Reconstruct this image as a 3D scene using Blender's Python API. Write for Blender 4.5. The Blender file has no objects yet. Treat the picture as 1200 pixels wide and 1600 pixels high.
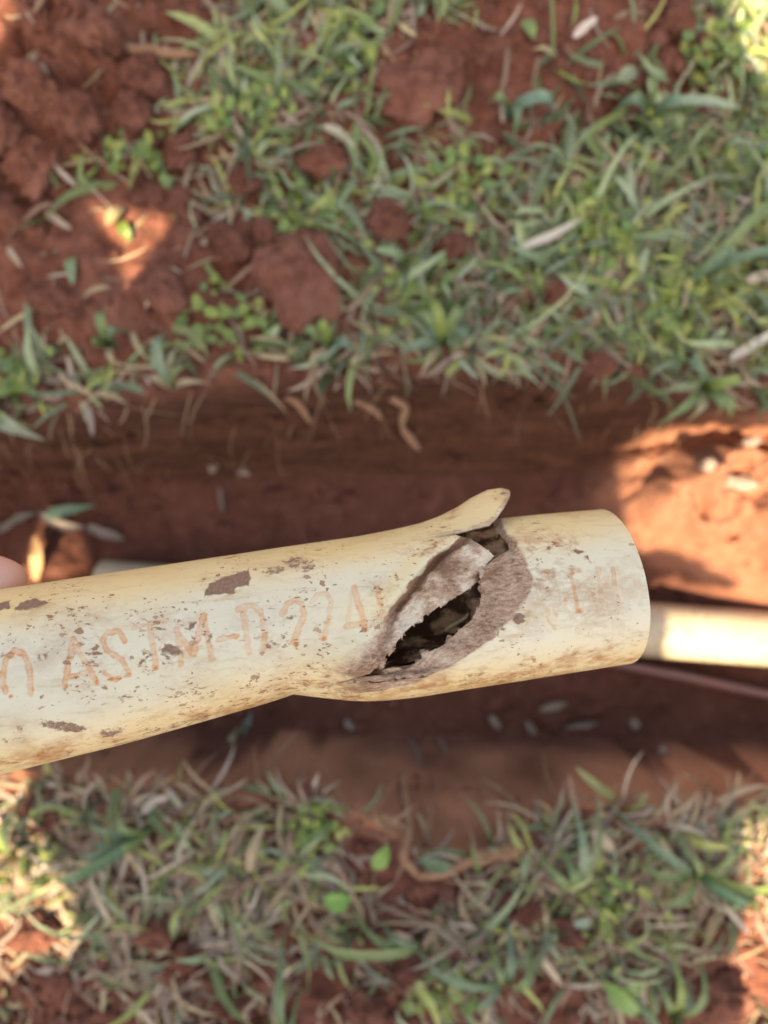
import bpy, bmesh, math, random
import numpy as np
from mathutils import Vector

random.seed(7)
rng = np.random.default_rng(7)
S = bpy.context.scene
COL = S.collection
R = math.radians

# ------------------------------------------------------------------ camera
H = 0.68                                   # lens height above the lawn, looking straight down
FW = 1.04                                  # picture width divided by distance
K = FW / 1200.0
cam_d = bpy.data.cameras.new('camera')
cam = bpy.data.objects.new('camera', cam_d)
COL.objects.link(cam)
cam.location = (0, 0, H)
cam.rotation_euler = (0, 0, 0)
cam_d.sensor_fit = 'HORIZONTAL'
cam_d.sensor_width = 26.0
cam_d.lens = 25.0
cam_d.clip_start = 0.01
cam_d.clip_end = 200
cam_d.dof.use_dof = True
cam_d.dof.focus_distance = 0.240
cam_d.dof.aperture_fstop = 6.6             # a phone lens opening of about 3.8 mm
S.camera = cam

# ------------------------------------------------------------------ light
SUN_EL, SUN_AZ = R(64), R(187)
SUND = Vector((math.sin(SUN_AZ) * math.cos(SUN_EL), math.cos(SUN_AZ) * math.cos(SUN_EL), math.sin(SUN_EL)))
W = bpy.data.worlds.new('World')
S.world = W
W.use_nodes = True
nt = W.node_tree
bg = nt.nodes['Background']
sky = nt.nodes.new('ShaderNodeTexSky')
sky.sky_type = 'NISHITA'
sky.sun_disc = False
sky.sun_elevation = SUN_EL
sky.sun_rotation = SUN_AZ
sky.dust_density = 2.5
sky.air_density = 1.0
nt.links.new(sky.outputs[0], bg.inputs[0])
bg.inputs[1].default_value = 0.15
sun_d = bpy.data.lights.new('sun', 'SUN')
sun_d.energy = 4.8
sun_d.angle = R(0.5)
sun_d.color = (1.0, 0.93, 0.82)
sun = bpy.data.objects.new('sun', sun_d)
COL.objects.link(sun)
sun.rotation_euler = SUND.to_track_quat('Z', 'Y').to_euler()
sun.location = SUND * 5
vs = S.view_settings
vs.view_transform = 'Standard'
vs.look = 'None'
vs.gamma = 1
vs.use_curve_mapping = False
vs.exposure = 1.82
vs.use_white_balance = True
vs.white_balance_temperature = 9600
vs.white_balance_tint = 10

# ------------------------------------------------------------------ helpers
def at(px, py, d):
    """point seen at photo pixel (px, py), d metres below the lens"""
    return np.array([(px - 600) * K * d, (800 - py) * K * d, H - d])

def proj(P):
    d = H - P[..., 2]
    return 600 + P[..., 0] / (d * K), 800 - P[..., 1] / (d * K), d

def _hash(ix, iy, iz, seed):
    n = (ix.astype(np.int64) * 73856093) ^ (iy.astype(np.int64) * 19349663) ^ (iz.astype(np.int64) * 83492791) ^ (seed * 2654435761)
    n = n & 0xffffffff
    n = ((n >> 16) ^ n) * 0x45d9f3b & 0xffffffff
    n = ((n >> 16) ^ n) * 0x45d9f3b & 0xffffffff
    n = (n >> 16) ^ n
    return (n & 0xffffff) / float(0xffffff)

def noise3(x, y, z, seed=0):
    x, y, z = np.broadcast_arrays(np.asarray(x, float), np.asarray(y, float), np.asarray(z, float))
    ix, iy, iz = np.floor(x), np.floor(y), np.floor(z)
    fx, fy, fz = x - ix, y - iy, z - iz
    fx, fy, fz = [f * f * f * (f * (f * 6 - 15) + 10) for f in (fx, fy, fz)]
    o = 0
    for a in (0, 1):
        for b in (0, 1):
            for c in (0, 1):
                w = (fx if a else 1 - fx) * (fy if b else 1 - fy) * (fz if c else 1 - fz)
                o = o + w * _hash(ix + a, iy + b, iz + c, seed)
    return o * 2 - 1

def fbm(x, y, z=0.0, seed=0, oct=4, gain=0.5):
    o, a = 0, 1.0
    for i in range(oct):
        o = o + a * noise3(np.asarray(x) * 2 ** i, np.asarray(y) * 2 ** i, np.asarray(z) * 2 ** i, seed + i * 17)
        a *= gain
    return o

def sstep(e0, e1, x):
    t = np.clip((x - e0) / (e1 - e0), 0, 1)
    return t * t * (3 - 2 * t)

def crv(pts):
    p = np.array(pts, float)
    return lambda v: np.interp(v, p[:, 0], p[:, 1])

def mesh_np(name, verts, faces, smooth=True):
    """faces: (n,4) or (n,3) int array"""
    me = bpy.data.meshes.new(name)
    verts = np.asarray(verts, np.float32).reshape(-1, 3)
    faces = np.asarray(faces, np.int32)
    k = faces.shape[1]
    me.vertices.add(len(verts))
    me.vertices.foreach_set('co', verts.ravel())
    me.loops.add(faces.size)
    me.loops.foreach_set('vertex_index', faces.ravel())
    me.polygons.add(len(faces))
    me.polygons.foreach_set('loop_start', np.arange(0, faces.size, k, dtype=np.int32))
    me.polygons.foreach_set('loop_total', np.full(len(faces), k, np.int32))
    me.polygons.foreach_set('use_smooth', np.full(len(faces), smooth, bool))
    me.update(calc_edges=True)
    me.validate()
    return me

def grid_faces(nr, nc, flip=False):
    i = np.arange(nr - 1)[:, None] * nc + np.arange(nc - 1)[None, :]
    i = i.ravel()
    f = np.stack([i, i + 1, i + nc + 1, i + nc], 1)
    return f[:, ::-1] if flip else f

def put_col(me, name, arr):
    a = me.color_attributes.new(name, 'FLOAT_COLOR', 'POINT')
    a.data.foreach_set('color', np.asarray(arr, np.float32).ravel())

def obj(name, me, mat=None, parent=None):
    o = bpy.data.objects.new(name, me)
    COL.objects.link(o)
    if mat is not None:
        for m in (mat if isinstance(mat, (list, tuple)) else [mat]):
            me.materials.append(m)
    if parent is not None:
        o.parent = parent
    return o

def tag(o, label=None, cat=None, group=None, kind=None):
    if label: o['label'] = label
    if cat: o['category'] = cat
    if group: o['group'] = group
    if kind: o['kind'] = kind
    return o

def empty(name, loc):
    o = bpy.data.objects.new(name, None)
    o.empty_display_size = 0.02
    COL.objects.link(o)
    o.location = Vector([float(v) for v in loc])
    return o

class NT:
    """small node graph writer"""
    def __init__(s, name, rough=0.9, spec=0.3):
        s.m = bpy.data.materials.new(name)
        s.m.use_nodes = True
        s.t = s.m.node_tree
        s.b = s.t.nodes['Principled BSDF']
        s.b.inputs['Roughness'].default_value = rough
        s.b.inputs['Specular IOR Level'].default_value = spec
    def n(s, typ, **kw):
        x = s.t.nodes.new(typ)
        for k, v in kw.items():
            setattr(x, k, v)
        return x
    def l(s, a, b):
        s.t.links.new(a, b)
    def val(s, sock, v):
        if hasattr(v, 'links') or isinstance(v, bpy.types.NodeSocket):
            s.l(v, sock)
        else:
            sock.default_value = v
    def coord(s, scale=(1, 1, 1), rot=(0, 0, 0), which='Object'):
        c = s.n('ShaderNodeTexCoord')
        m = s.n('ShaderNodeMapping')
        m.inputs['Scale'].default_value = scale
        m.inputs['Rotation'].default_value = rot
        s.l(c.outputs[which], m.inputs[0])
        return m.outputs[0]
    def noise(s, vec, scale, detail=4, rough=0.55, dist=0.0):
        x = s.n('ShaderNodeTexNoise')
        s.l(vec, x.inputs['Vector'])
        x.inputs['Scale'].default_value = scale
        x.inputs['Detail'].default_value = detail
        x.inputs['Roughness'].default_value = rough
        x.inputs['Distortion'].default_value = dist
        return x.outputs['Fac']
    def ramp(s, fac, stops, interp='LINEAR'):
        x = s.n('ShaderNodeValToRGB')
        x.color_ramp.interpolation = interp
        e = x.color_ramp.elements
        while len(e) < len(stops): e.new(0.5)
        for q, (p, c) in zip(e, stops):
            q.position = p
            q.color = (c, c, c, 1) if isinstance(c, (int, float)) else (*c, 1)
        s.l(fac, x.inputs[0])
        return x.outputs[0]
    def mix(s, f, a, b, mode='MIX'):
        x = s.n('ShaderNodeMix', data_type='RGBA', blend_type=mode)
        x.clamp_factor = True
        s.val(x.inputs[0], f)
        s.val(x.inputs[6], a if not isinstance(a, tuple) else (*a, 1))
        s.val(x.inputs[7], b if not isinstance(b, tuple) else (*b, 1))
        return x.outputs[2]
    def math(s, op, a, b=0.0, c=0.0):
        x = s.n('ShaderNodeMath', operation=op)
        s.val(x.inputs[0], a); s.val(x.inputs[1], b); s.val(x.inputs[2], c)
        return x.outputs[0]
    def attr(s, name):
        x = s.n('ShaderNodeAttribute')
        x.attribute_name = name
        sp = s.n('ShaderNodeSeparateColor')
        s.l(x.outputs['Color'], sp.inputs[0])
        return x.outputs['Color'], sp.outputs[0], sp.outputs[1], sp.outputs[2], x.outputs['Alpha']
    def bump(s, h, strength=0.5, dist=0.001):
        x = s.n('ShaderNodeBump')
        x.inputs['Strength'].default_value = strength
        x.inputs['Distance'].default_value = dist
        s.l(h, x.inputs['Height'])
        s.l(x.outputs[0], s.b.inputs['Normal'])
        return x
    def col(s, c):
        s.val(s.b.inputs['Base Color'], c if not isinstance(c, tuple) else (*c, 1))

# ------------------------------------------------------------------ ground shape
FLOOR_Z = -0.155
gx = lambda px, z=0.0: (px - 600) * K * (H - z)
gy = lambda py, z=0.0: (800 - py) * K * (H - z)
def edge_curve(pts, z):
    return crv([(gx(a, z), gy(b, z)) for a, b in pts])
TOP_EDGE = edge_curve([(-700, 660), (0, 655), (150, 640), (300, 610), (450, 585), (600, 572), (800, 562), (950, 578), (1050, 600), (1200, 640), (1700, 650)], 0)
BOT_EDGE = edge_curve([(-700, 1190), (0, 1205), (150, 1225), (300, 1240), (480, 1240), (590, 1280), (660, 1340), (740, 1345), (820, 1300), (890, 1268), (1050, 1255), (1200, 1262), (1700, 1270)], 0)
TOP_FLOOR = edge_curve([(-700, 745), (0, 740), (300, 742), (600, 738), (900, 730), (1200, 715), (1700, 710)], FLOOR_Z)
BOT_FLOOR = edge_curve([(-700, 1120), (0, 1130), (300, 1140), (600, 1146), (900, 1152), (1200, 1160), (1700, 1160)], FLOOR_Z)

def blob(x, y, px, py, rx, ry, z=0.0):
    cx, cy = gx(px, z), gy(py, z)
    s = K * (H - z)
    q = ((x - cx) / (rx * s)) ** 2 + ((y - cy) / (ry * s)) ** 2
    return np.exp(-q * 1.2)

def hz(x, y):
    x = np.asarray(x, float); y = np.asarray(y, float)
    wob = 0.008 * fbm(x * 22, y * 4, 0, 3, 3)
    yT, yB = TOP_EDGE(x) + wob, BOT_EDGE(x) + wob * 0.9
    fT, fB = TOP_FLOOR(x) + wob * 0.6, BOT_FLOOR(x)
    fB = np.maximum(fB, yB + 0.010)
    fB = np.where(yB < -0.275, np.maximum(fB, -0.262), fB)
    lawn = 0.010 * fbm(x * 6, y * 6, 0, 11, 3) + 0.0085 * fbm(x * 28, y * 28, 0, 12, 4) + 0.0022 * fbm(x * 120, y * 120, 0, 14, 2)
    # heap at the top left, broken soil patches
    heap = blob(x, y, 20, 60, 190, 190) * 0.060 + blob(x, y, 10, 300, 40, 120) * 0.03
    ch = np.abs(fbm(x * 30, y * 30, 0, 21, 3))
    lawn = lawn + heap * (1 + 0.75 * fbm(x * 24, y * 24, 0, 22, 4)) - 0.012 * sstep(0.01, 0.04, heap) * sstep(0.15, 0.0, ch)
    for (a, b, rx, ry, hh) in ((660, 140, 110, 80, .012), (470, 430, 70, 70, .010), (960, 70, 130, 60, .010), (90, 400, 120, 70, .008), (250, 470, 120, 60, .010)):
        lawn = lawn + blob(x, y, a, b, rx, ry) * hh * (1 + 0.35 * fbm(x * 60, y * 60, 0, a, 3))
    floor = FLOOR_Z + 0.007 * fbm(x * 14, y * 14, 0, 31, 3) + 0.006 * fbm(x * 55, y * 55, 0, 33, 4) + 0.0030 * fbm(x * 130, y * 130, 0, 34, 2)
    # slope of the far wall: a steep cut under the turf, then ledges left by the spade
    u = np.clip((yT - y) / np.maximum(yT - fT, 1e-4), 0, 1)
    u = np.clip(u + 0.10 * fbm(x * 13, y * 16, 0, 42, 3) * np.sin(np.pi * u), 0, 1)
    prof = 0.46 * sstep(0.0, 0.24, u) + 0.54 * (0.35 * u + 0.65 * sstep(0.3, 1.0, u))
    v = np.clip((y - yB) / np.maximum(fB - yB, 1e-4), 0, 1)
    prof2 = v ** 0.9
    k = np.where(y > (fT + fB) / 2, prof, prof2)
    bumpw = (0.012 * fbm(x * 24, y * 34, 0, 41, 4) + 0.004 * fbm(x * 90, y * 110, 0, 44, 3)) * np.sin(np.pi * np.clip(k, 0, 1))
    z = lawn * (1 - k) + floor * k + bumpw
    # spoil slumped into the trench on the right
    m = np.clip(blob(x, y, 1150, 765, 175, 105, -0.08) * 1.5 + blob(x, y, 1350, 830, 220, 130, -0.08) * 1.3, 0, 1.25)
    m = m * (1 + 0.35 * fbm(x * 22, y * 22, 0, 51, 3))
    mz = FLOOR_Z + 0.085 * m + 0.010 * sstep(0.3, 0.8, m) * (0.8 * fbm(x * 34, y * 34, 0, 52, 4) - 0.75 * sstep(0.22, 0.0, np.abs(fbm(x * 20, y * 20, 0, 55, 2))))
    inside = (k > 0.25)
    z = np.where(inside & (m > 0.12), np.maximum(z, mz), z)
    # clump in the trench at the left
    m2 = blob(x, y, 70, 885, 55, 60, -0.12)
    z = np.where(inside, np.maximum(z, FLOOR_Z + 0.05 * m2 * (1 + 0.3 * fbm(x * 50, y * 50, 0, 57, 3))), z)
    return z

def trench_k(x, y):
    yT, yB = TOP_EDGE(x), BOT_EDGE(x)
    return sstep(0.012, -0.012, y - yT) * sstep(-0.008, 0.012, y - yB)

def gpt(px, py, lift=0.0):
    """point of the ground seen at a photo pixel"""
    z = 0.0
    for _ in range(8):
        p = at(px, py, H - z)
        z = 0.5 * z + 0.5 * float(hz(p[0], p[1]))
    p = at(px, py, H - z)
    p[2] = z + lift
    return p

# ------------------------------------------------------------------ materials
def soil_mat(name, c1, c2, c3, zone_cols=None, scale=1.0):
    m = NT(name, 0.95, 0.15)
    v = m.coord()
    n1 = m.noise(v, 9 * scale, 6, 0.6)
    n2 = m.noise(v, 60 * scale, 5, 0.65)
    n3 = m.noise(v, 420 * scale, 3, 0.6)
    c = m.ramp(n1, [(0.3, c1), (0.55, c2), (0.75, c3)])
    c = m.mix(m.ramp(n2, [(0.4, 0.0), (0.7, 0.8)]), c, c3)
    c = m.mix(m.ramp(n2, [(0.28, 0.7), (0.45, 0.0)]), c, c1)
    c = m.mix(m.ramp(n3, [(0.62, 0.0), (0.75, 0.5)]), c, (0.26, 0.14, 0.10))
    if zone_cols:
        _, a, b, g, _ = m.attr('zone')
        w = m.mix(m.ramp(n1, [(0.35, 0.0), (0.7, 1.0)]), zone_cols[0], zone_cols[1])
        w = m.mix(m.ramp(n2, [(0.5, 0.0), (0.75, 0.7)]), w, zone_cols[2])
        c = m.mix(a, c, w)  # trench soil mixes to a darker tone
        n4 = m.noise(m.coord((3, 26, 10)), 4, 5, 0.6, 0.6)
        s = m.mix(m.ramp(n4, [(0.38, 0.0), (0.62, 1.0)]), zone_cols[3], zone_cols[4])
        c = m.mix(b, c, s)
        c = m.mix(g, c, zone_cols[5])
    if not zone_cols:
        oi = m.n('ShaderNodeObjectInfo')
        c = m.mix(m.math('MULTIPLY', oi.outputs['Random'], 0.45), c, (0.075, 0.030, 0.024))
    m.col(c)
    h = m.math('ADD', m.math('MULTIPLY', n2, 1.0), m.math('MULTIPLY', n3, 0.5))
    m.bump(h, 0.9, 0.004)
    return m.m

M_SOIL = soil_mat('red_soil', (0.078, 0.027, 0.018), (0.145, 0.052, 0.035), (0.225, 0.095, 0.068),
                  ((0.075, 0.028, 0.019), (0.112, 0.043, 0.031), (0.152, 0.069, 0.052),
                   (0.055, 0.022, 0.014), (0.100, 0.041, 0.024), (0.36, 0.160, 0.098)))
M_CLOD = soil_mat('clod_soil', (0.10, 0.035, 0.023), (0.170, 0.064, 0.045), (0.255, 0.112, 0.083), None, 1.3)

def blade_mat(name, rough=0.45, spec=0.5, trans=0.25):
    m = NT(name, rough, spec)
    c, *_ = m.attr('Col')
    v = m.coord()
    n = m.noise(v, 160, 3, 0.6)
    c2 = m.mix(m.ramp(n, [(0.35, 0.0), (0.7, 0.45)]), c, m.mix(1.0, c, (0.55, 0.5, 0.4), 'MULTIPLY'))
    m.col(c2)
    if trans:
        tr = m.n('ShaderNodeBsdfTranslucent')
        m.l(c2, tr.inputs[0])
        mx = m.n('ShaderNodeMixShader')
        mx.inputs[0].default_value = trans
        m.l(m.b.outputs[0], mx.inputs[1])
        m.l(tr.outputs[0], mx.inputs[2])
        m.l(mx.outputs[0], m.t.nodes['Material Output'].inputs[0])
    return m.m
M_GRASS = blade_mat('grass_blade', .42, .6)
M_DRY = blade_mat('dry_plant', 0.7, 0.25, 0.1)

def pipe_mat(name, inside=False):
    m = NT(name, 0.42, 0.45)
    v = m.coord()
    vs_ = m.coord((0.62, 1.0, 1.0), (0, 0, R(-9)))
    nb = m.noise(v, 26, 5, 0.6)
    ns = m.noise(vs_, 430, 5, 0.66, 0.5)
    nm = m.noise(vs_, 75, 6, 0.62, 0.3)
    nf = m.noise(v, 900, 4, 0.7)
    base = m.mix(m.ramp(nb, [(0.3, 0.0), (0.7, 1.0)]), (0.61, 0.555, 0.42), (0.64, 0.605, 0.49))
    if inside:
        d = m.mix(m.ramp(m.noise(v, 95, 5, 0.55), [(0.40, 0.0), (0.50, 1.0)]), (0.62, 0.42, 0.27), (0.085, 0.032, 0.015))
        d = m.mix(m.ramp(ns, [(0.55, 0.0), (0.68, 1.0)]), d, (0.12, 0.065, 0.04))
        m.col(d)
        m.b.inputs['Roughness'].default_value = 0.9
        m.bump(m.math('ADD', nm, ns), 0.5, 0.0015)
        return m.m
    _, mud, let, fib, yel = m.attr('stain_bounce')
    _, spk, tint, oran, _a = m.attr('wear')
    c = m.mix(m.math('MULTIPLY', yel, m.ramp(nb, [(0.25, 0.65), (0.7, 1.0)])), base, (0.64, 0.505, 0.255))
    # fine scratches and dust
    scr = m.noise(m.coord((0.09, 1.0, 1.0), (0, 0, R(-11))), 420, 3, 0.6)
    c = m.mix(m.ramp(scr, [(0.60, 0.0), (0.72, 0.45)]), c, (0.42, 0.30, 0.18))
    # orange print
    lf = m.math('MULTIPLY', let, m.ramp(ns, [(0.30, 0.70), (0.58, 1.40)]))
    c = m.mix(lf, c, (0.60, 0.215, 0.055))
    # brown smears
    of = m.math('MULTIPLY', oran, m.ramp(m.math('ADD', m.math('MULTIPLY', nm, 0.6), m.math('MULTIPLY', ns, 0.4)), [(0.46, 0.0), (0.60, 1.0)]))
    c = m.mix(of, c, (0.36, 0.175, 0.075))
    # dirt specks
    th = m.math('ADD', m.math('ADD', m.math('MULTIPLY', ns, 0.8), m.math('MULTIPLY', nm, 0.2)), m.math('MULTIPLY', spk, 0.12))
    sp = m.ramp(th, [(0.69, 0.0), (0.735, 1.0)])
    dv = m.n('ShaderNodeVectorMath', operation='ADD')
    dn = m.n('ShaderNodeTexNoise'); m.l(vs_, dn.inputs['Vector']); dn.inputs['Scale'].default_value = 600; dn.inputs['Detail'].default_value = 3
    dm = m.n('ShaderNodeVectorMath', operation='SCALE'); m.l(dn.outputs['Color'], dm.inputs[0]); dm.inputs[3].default_value = 0.0022
    m.l(vs_, dv.inputs[0]); m.l(dm.outputs[0], dv.inputs[1])
    for sc_, rmax in ((330, 0.34), (900, 0.42)):
        vo = m.n('ShaderNodeTexVoronoi'); vo.inputs['Scale'].default_value = sc_
        m.l(dv.outputs[0], vo.inputs['Vector'])
        cs = m.n('ShaderNodeSeparateColor'); m.l(vo.outputs['Color'], cs.inputs[0])
        rr_ = m.math('MULTIPLY', m.math('POWER', cs.outputs[0], 2.6), m.math('MULTIPLY_ADD', spk, rmax, 0.06))
        dt = m.ramp(m.math('SUBTRACT', rr_, vo.outputs['Distance']), [(0.0, 0.0), (0.03, 1.0)])
        sp = m.math('MAXIMUM', sp, m.math('MULTIPLY', dt, m.math('MULTIPLY_ADD', cs.outputs[1], 0.6, 0.4)))
    c = m.mix(m.math('MULTIPLY', sp, 0.9), c, m.mix(nf, (0.16, 0.065, 0.032), (0.34, 0.155, 0.075)))
    # caked mud
    mf = m.ramp(m.math('ADD', m.math('MULTIPLY', mud, 0.9), m.math('MULTIPLY', m.math('SUBTRACT', m.math('ADD', m.math('MULTIPLY', ns, 0.6), m.math('MULTIPLY', nf, 0.4)), 0.5), 1.7)), [(0.40, 0.0), (0.60, 1.0)])
    mudc = m.mix(m.ramp(nf, [(0.35, 0.0), (0.7, 1.0)]), (0.185, 0.100, 0.070), (0.29, 0.18, 0.13))
    c = m.mix(mf, c, mudc)
    # torn plastic with soil rubbed into it
    fv = m.coord((0.34, 1.0, 1.0), (0, 0, R(-32)))
    nfi = m.math('ADD', m.math('MULTIPLY', m.noise(fv, 900, 5, 0.75), 0.75), m.math('MULTIPLY', m.noise(v, 1900, 3, 0.7), 0.25))
    tc = m.ramp(m.math('ADD', nfi, m.math('MULTIPLY', m.math('SUBTRACT', tint, 0.5), 0.40)), [(0.34, (0.25, 0.135, 0.085)), (0.47, (0.44, 0.29, 0.205)), (0.58, (0.55, 0.405, 0.305)), (0.68, (0.70, 0.59, 0.475))])
    tc = m.mix(m.ramp(nfi, [(0.34, 0.6), (0.42, 0.0)]), tc, (0.13, 0.062, 0.036))
    ff = m.ramp(m.math('ADD', fib, m.math('MULTIPLY', m.math('SUBTRACT', ns, 0.5), 0.6)), [(0.28, 0.0), (0.68, 1.0)])
    c = m.mix(ff, c, tc)
    m.col(c)
    rg = m.math('MAXIMUM', m.math('MAXIMUM', ff, mf), m.math('MULTIPLY', sp, 0.8))
    m.l(m.math('MULTIPLY_ADD', rg, 0.48, 0.42), m.b.inputs['Roughness'])
    hgt = m.math('ADD', m.math('MULTIPLY', mf, 0.5), m.math('MULTIPLY', sp, 0.25))
    hgt = m.math('ADD', hgt, m.math('MULTIPLY', m.math('MULTIPLY', ff, nfi), 2.2))
    hgt = m.math('ADD', hgt, m.math('MULTIPLY', ns, 0.10))
    m.bump(hgt, 0.55, 0.0006)
    return m.m
M_PIPE = pipe_mat('cream_plastic')
M_PIPE_IN = pipe_mat('pipe_inside', True)

def plain_mat(name, c1, c2, scale, rough=0.7, spec=0.3, bump=0.3, c3=None):
    m = NT(name, rough, spec)
    v = m.coord()
    n = m.noise(v, scale, 5, 0.6)
    n2 = m.noise(v, scale * 7, 4, 0.6)
    c = m.mix(m.ramp(n, [(0.35, 0.0), (0.65, 1.0)]), c1, c2)
    if c3:
        c = m.mix(m.ramp(n2, [(0.56, 0.0), (0.68, 1.0)]), c, c3)
    m.col(c)
    m.bump(m.math('ADD', n, n2), bump, 0.001)
    return m.m
M_OLDPIPE = plain_mat('white_pipe', (0.35, 0.285, 0.20), (0.43, 0.36, 0.265), 26, 0.5, 0.35, 0.2, (0.24, 0.145, 0.10))
M_ROOT = plain_mat('root_bark', (0.22, 0.115, 0.07), (0.33, 0.19, 0.12), 60, 0.85, 0.2, 0.6)
M_CABLE = plain_mat('pink_cable', (0.20, 0.085, 0.08), (0.15, 0.09, 0.085), 25, 0.6, 0.3, 0.2)
M_SKIN = NT('skin', 0.5, 0.4)
_v = M_SKIN.coord()
M_SKIN.col(M_SKIN.mix(M_SKIN.noise(_v, 45, 4), (0.50, 0.27, 0.22), (0.60, 0.36, 0.30)))
M_SKIN.b.inputs['Subsurface Weight'].default_value = 0.15
M_SKIN.b.inputs['Subsurface Radius'].default_value = (0.01, 0.004, 0.002)
M_SKIN.bump(M_SKIN.noise(_v, 900, 3), 0.25, 0.0004)
M_SKIN = M_SKIN.m
M_NAIL = plain_mat('nail', (0.60, 0.40, 0.36), (0.62, 0.44, 0.40), 40, 0.3, 0.5, 0.05)
M_BARK = plain_mat('bark', (0.12, 0.09, 0.065), (0.2, 0.16, 0.12), 12, 0.9, 0.2, 1.0)
M_LEAF = plain_mat('shade_leaf', (0.05, 0.10, 0.03), (0.08, 0.14, 0.04), 8, 0.5, 0.4, 0.1)
M_PEBBLE = plain_mat('pebble', (0.20, 0.14, 0.115), (0.30, 0.225, 0.185), 60, 0.8, 0.3, 0.4)

# ------------------------------------------------------------------ the ground sheet
def axis_steps(inner, step, far):
    a = list(np.arange(-inner, inner + 1e-9, step))
    d, q = step, inner
    out = []
    while q < far:
        d *= 1.22
        q += d
        out.append(q)
    return np.array([-v for v in reversed(out)] + a + out)
XS = axis_steps(0.46, 0.0026, 40)
YS = axis_steps(0.56, 0.0024, 40)
GX, GY = np.meshgrid(XS, YS)
GZ = hz(GX, GY)
r_ = np.hypot(GX, GY)
far = sstep(1.2, 2.5, r_)
GZ = GZ * (1 - far) + far * (0.25 * fbm(GX * 0.3, GY * 0.3, 0, 77, 3) - 0.03)
verts = np.stack([GX, GY, GZ], -1)
me = mesh_np('ground', verts, grid_faces(len(YS), len(XS)))
k_ = trench_k(GX, GY)
yT, yB = TOP_EDGE(GX), BOT_EDGE(GX)
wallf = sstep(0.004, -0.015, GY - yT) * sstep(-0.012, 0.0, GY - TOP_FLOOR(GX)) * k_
fBg = np.where(yB < -0.275, np.maximum(BOT_FLOOR(GX), -0.262), BOT_FLOOR(GX))
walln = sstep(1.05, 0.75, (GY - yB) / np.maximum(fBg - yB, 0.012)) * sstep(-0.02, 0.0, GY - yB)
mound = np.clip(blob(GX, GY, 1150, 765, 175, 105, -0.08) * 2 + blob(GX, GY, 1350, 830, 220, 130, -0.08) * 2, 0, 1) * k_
zone = np.stack([k_ * (1 - sstep(0.3, 0.7, mound)), wallf * (1 - sstep(0.3, 0.7, mound)), np.clip(walln * (0.62 + 0.5 * fbm(GX * 9, GY * 30, GZ * 14, 66, 3)) * (1 - sstep(0.3, 0.7, mound)) + 0.5 * sstep(0.25, 0.7, mound), 0, 1), np.ones_like(k_)], -1)  # last mound term lifts the soil colour to brighten the sun patch
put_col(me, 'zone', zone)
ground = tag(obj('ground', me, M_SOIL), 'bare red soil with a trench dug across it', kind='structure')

# ------------------------------------------------------------------ the broken pipe
A0, A1 = at(0, 1065.7, 0.253), at(955, 919, 0.281)
AX = (A1 - A0) / np.linalg.norm(A1 - A0)
LEN = np.linalg.norm(A1 - A0)
vC = np.array([0, 0, H]) - (A0 + A1) / 2
NN = vC - vC.dot(AX) * AX
NN /= np.linalg.norm(NN)
BB = np.cross(NN, AX)
RAD = 0.0302
Cc = np.array([0, 0, H])

def bcross(ss, f):
    bs = np.linspace(-0.07, 0.07, 561)
    P = A0 + ss[:, None, None] * AX + bs[None, :, None] * BB + 0.0033 * NN
    px, py, _ = proj(P)
    g = py - f(px)                      # positive below the curve
    idx = np.argmax((g[:, :-1] > 0) & (g[:, 1:] <= 0), axis=1)
    r = np.arange(len(ss))
    g0, g1 = g[r, idx], g[r, idx + 1]
    return bs[idx] + (bs[1] - bs[0]) * g0 / (g0 - g1)

LT = crv([(-900, 1043), (0, 919.8), (420, 857.5), (560, 837), (657, 824), (800, 803), (1000, 780)])
LB = crv([(-900, 1436), (0, 1211.7), (200, 1162), (420, 1099), (460, 1085), (520, 1069), (585, 1052), (700, 1020), (900, 980)])
RT = crv([(300, 875), (560, 838), (700, 818), (783, 809), (846, 802.5), (927, 796), (1100, 781)])
RB = crv([(300, 1068), (400, 1079), (462, 1086), (520, 1093), (568, 1097.7), (645, 1092), (700, 1082.5), (820, 1064), (958, 1042), (1100, 1020)])
SS = np.linspace(-0.19, LEN + 0.03, 160)
def section(Tc, Bc):
    t, b = bcross(SS, Tc), bcross(SS, Bc)
    t = np.convolve(np.pad(t, 3, 'edge'), np.ones(7) / 7, 'valid')
    b = np.convolve(np.pad(b, 2, 'edge'), np.ones(5) / 5, 'valid')
    return (lambda s: np.interp(s, SS, (t + b) / 2)), (lambda s: np.interp(s, SS, (t - b) / 2))
L_mid, L_half = section(LT, LB)
R_mid, R_half = section(RT, RB)

def surf(s, phi, mid, half, rn=RAD):
    s, phi = np.broadcast_arrays(s, phi)
    return A0 + s[..., None] * AX + (mid(s) + half(s) * np.sin(phi))[..., None] * BB + (rn * np.cos(phi))[..., None] * NN

def along_ray(P, dd):
    d = H - P[..., 2]
    return Cc + (P - Cc) * ((d + dd) / d)[..., None]

PHI_F = R(47.0)
FLAP = crv([(560, 0), (614, 3), (657, 7), (686, 13), (717, 23), (740, 34), (758, 40), (768, 43), (800, 43)])
def flap_warp(P, phi):
    px, py, d = proj(P)
    k = 0.22 + 0.78 * sstep(PHI_F, R(84), phi)
    k = k * sstep(R(150), R(110), phi)
    g = FLAP(px) * k * K * d
    return P + g[..., None] * BB + (0.10 * g)[..., None] * NN

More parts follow.
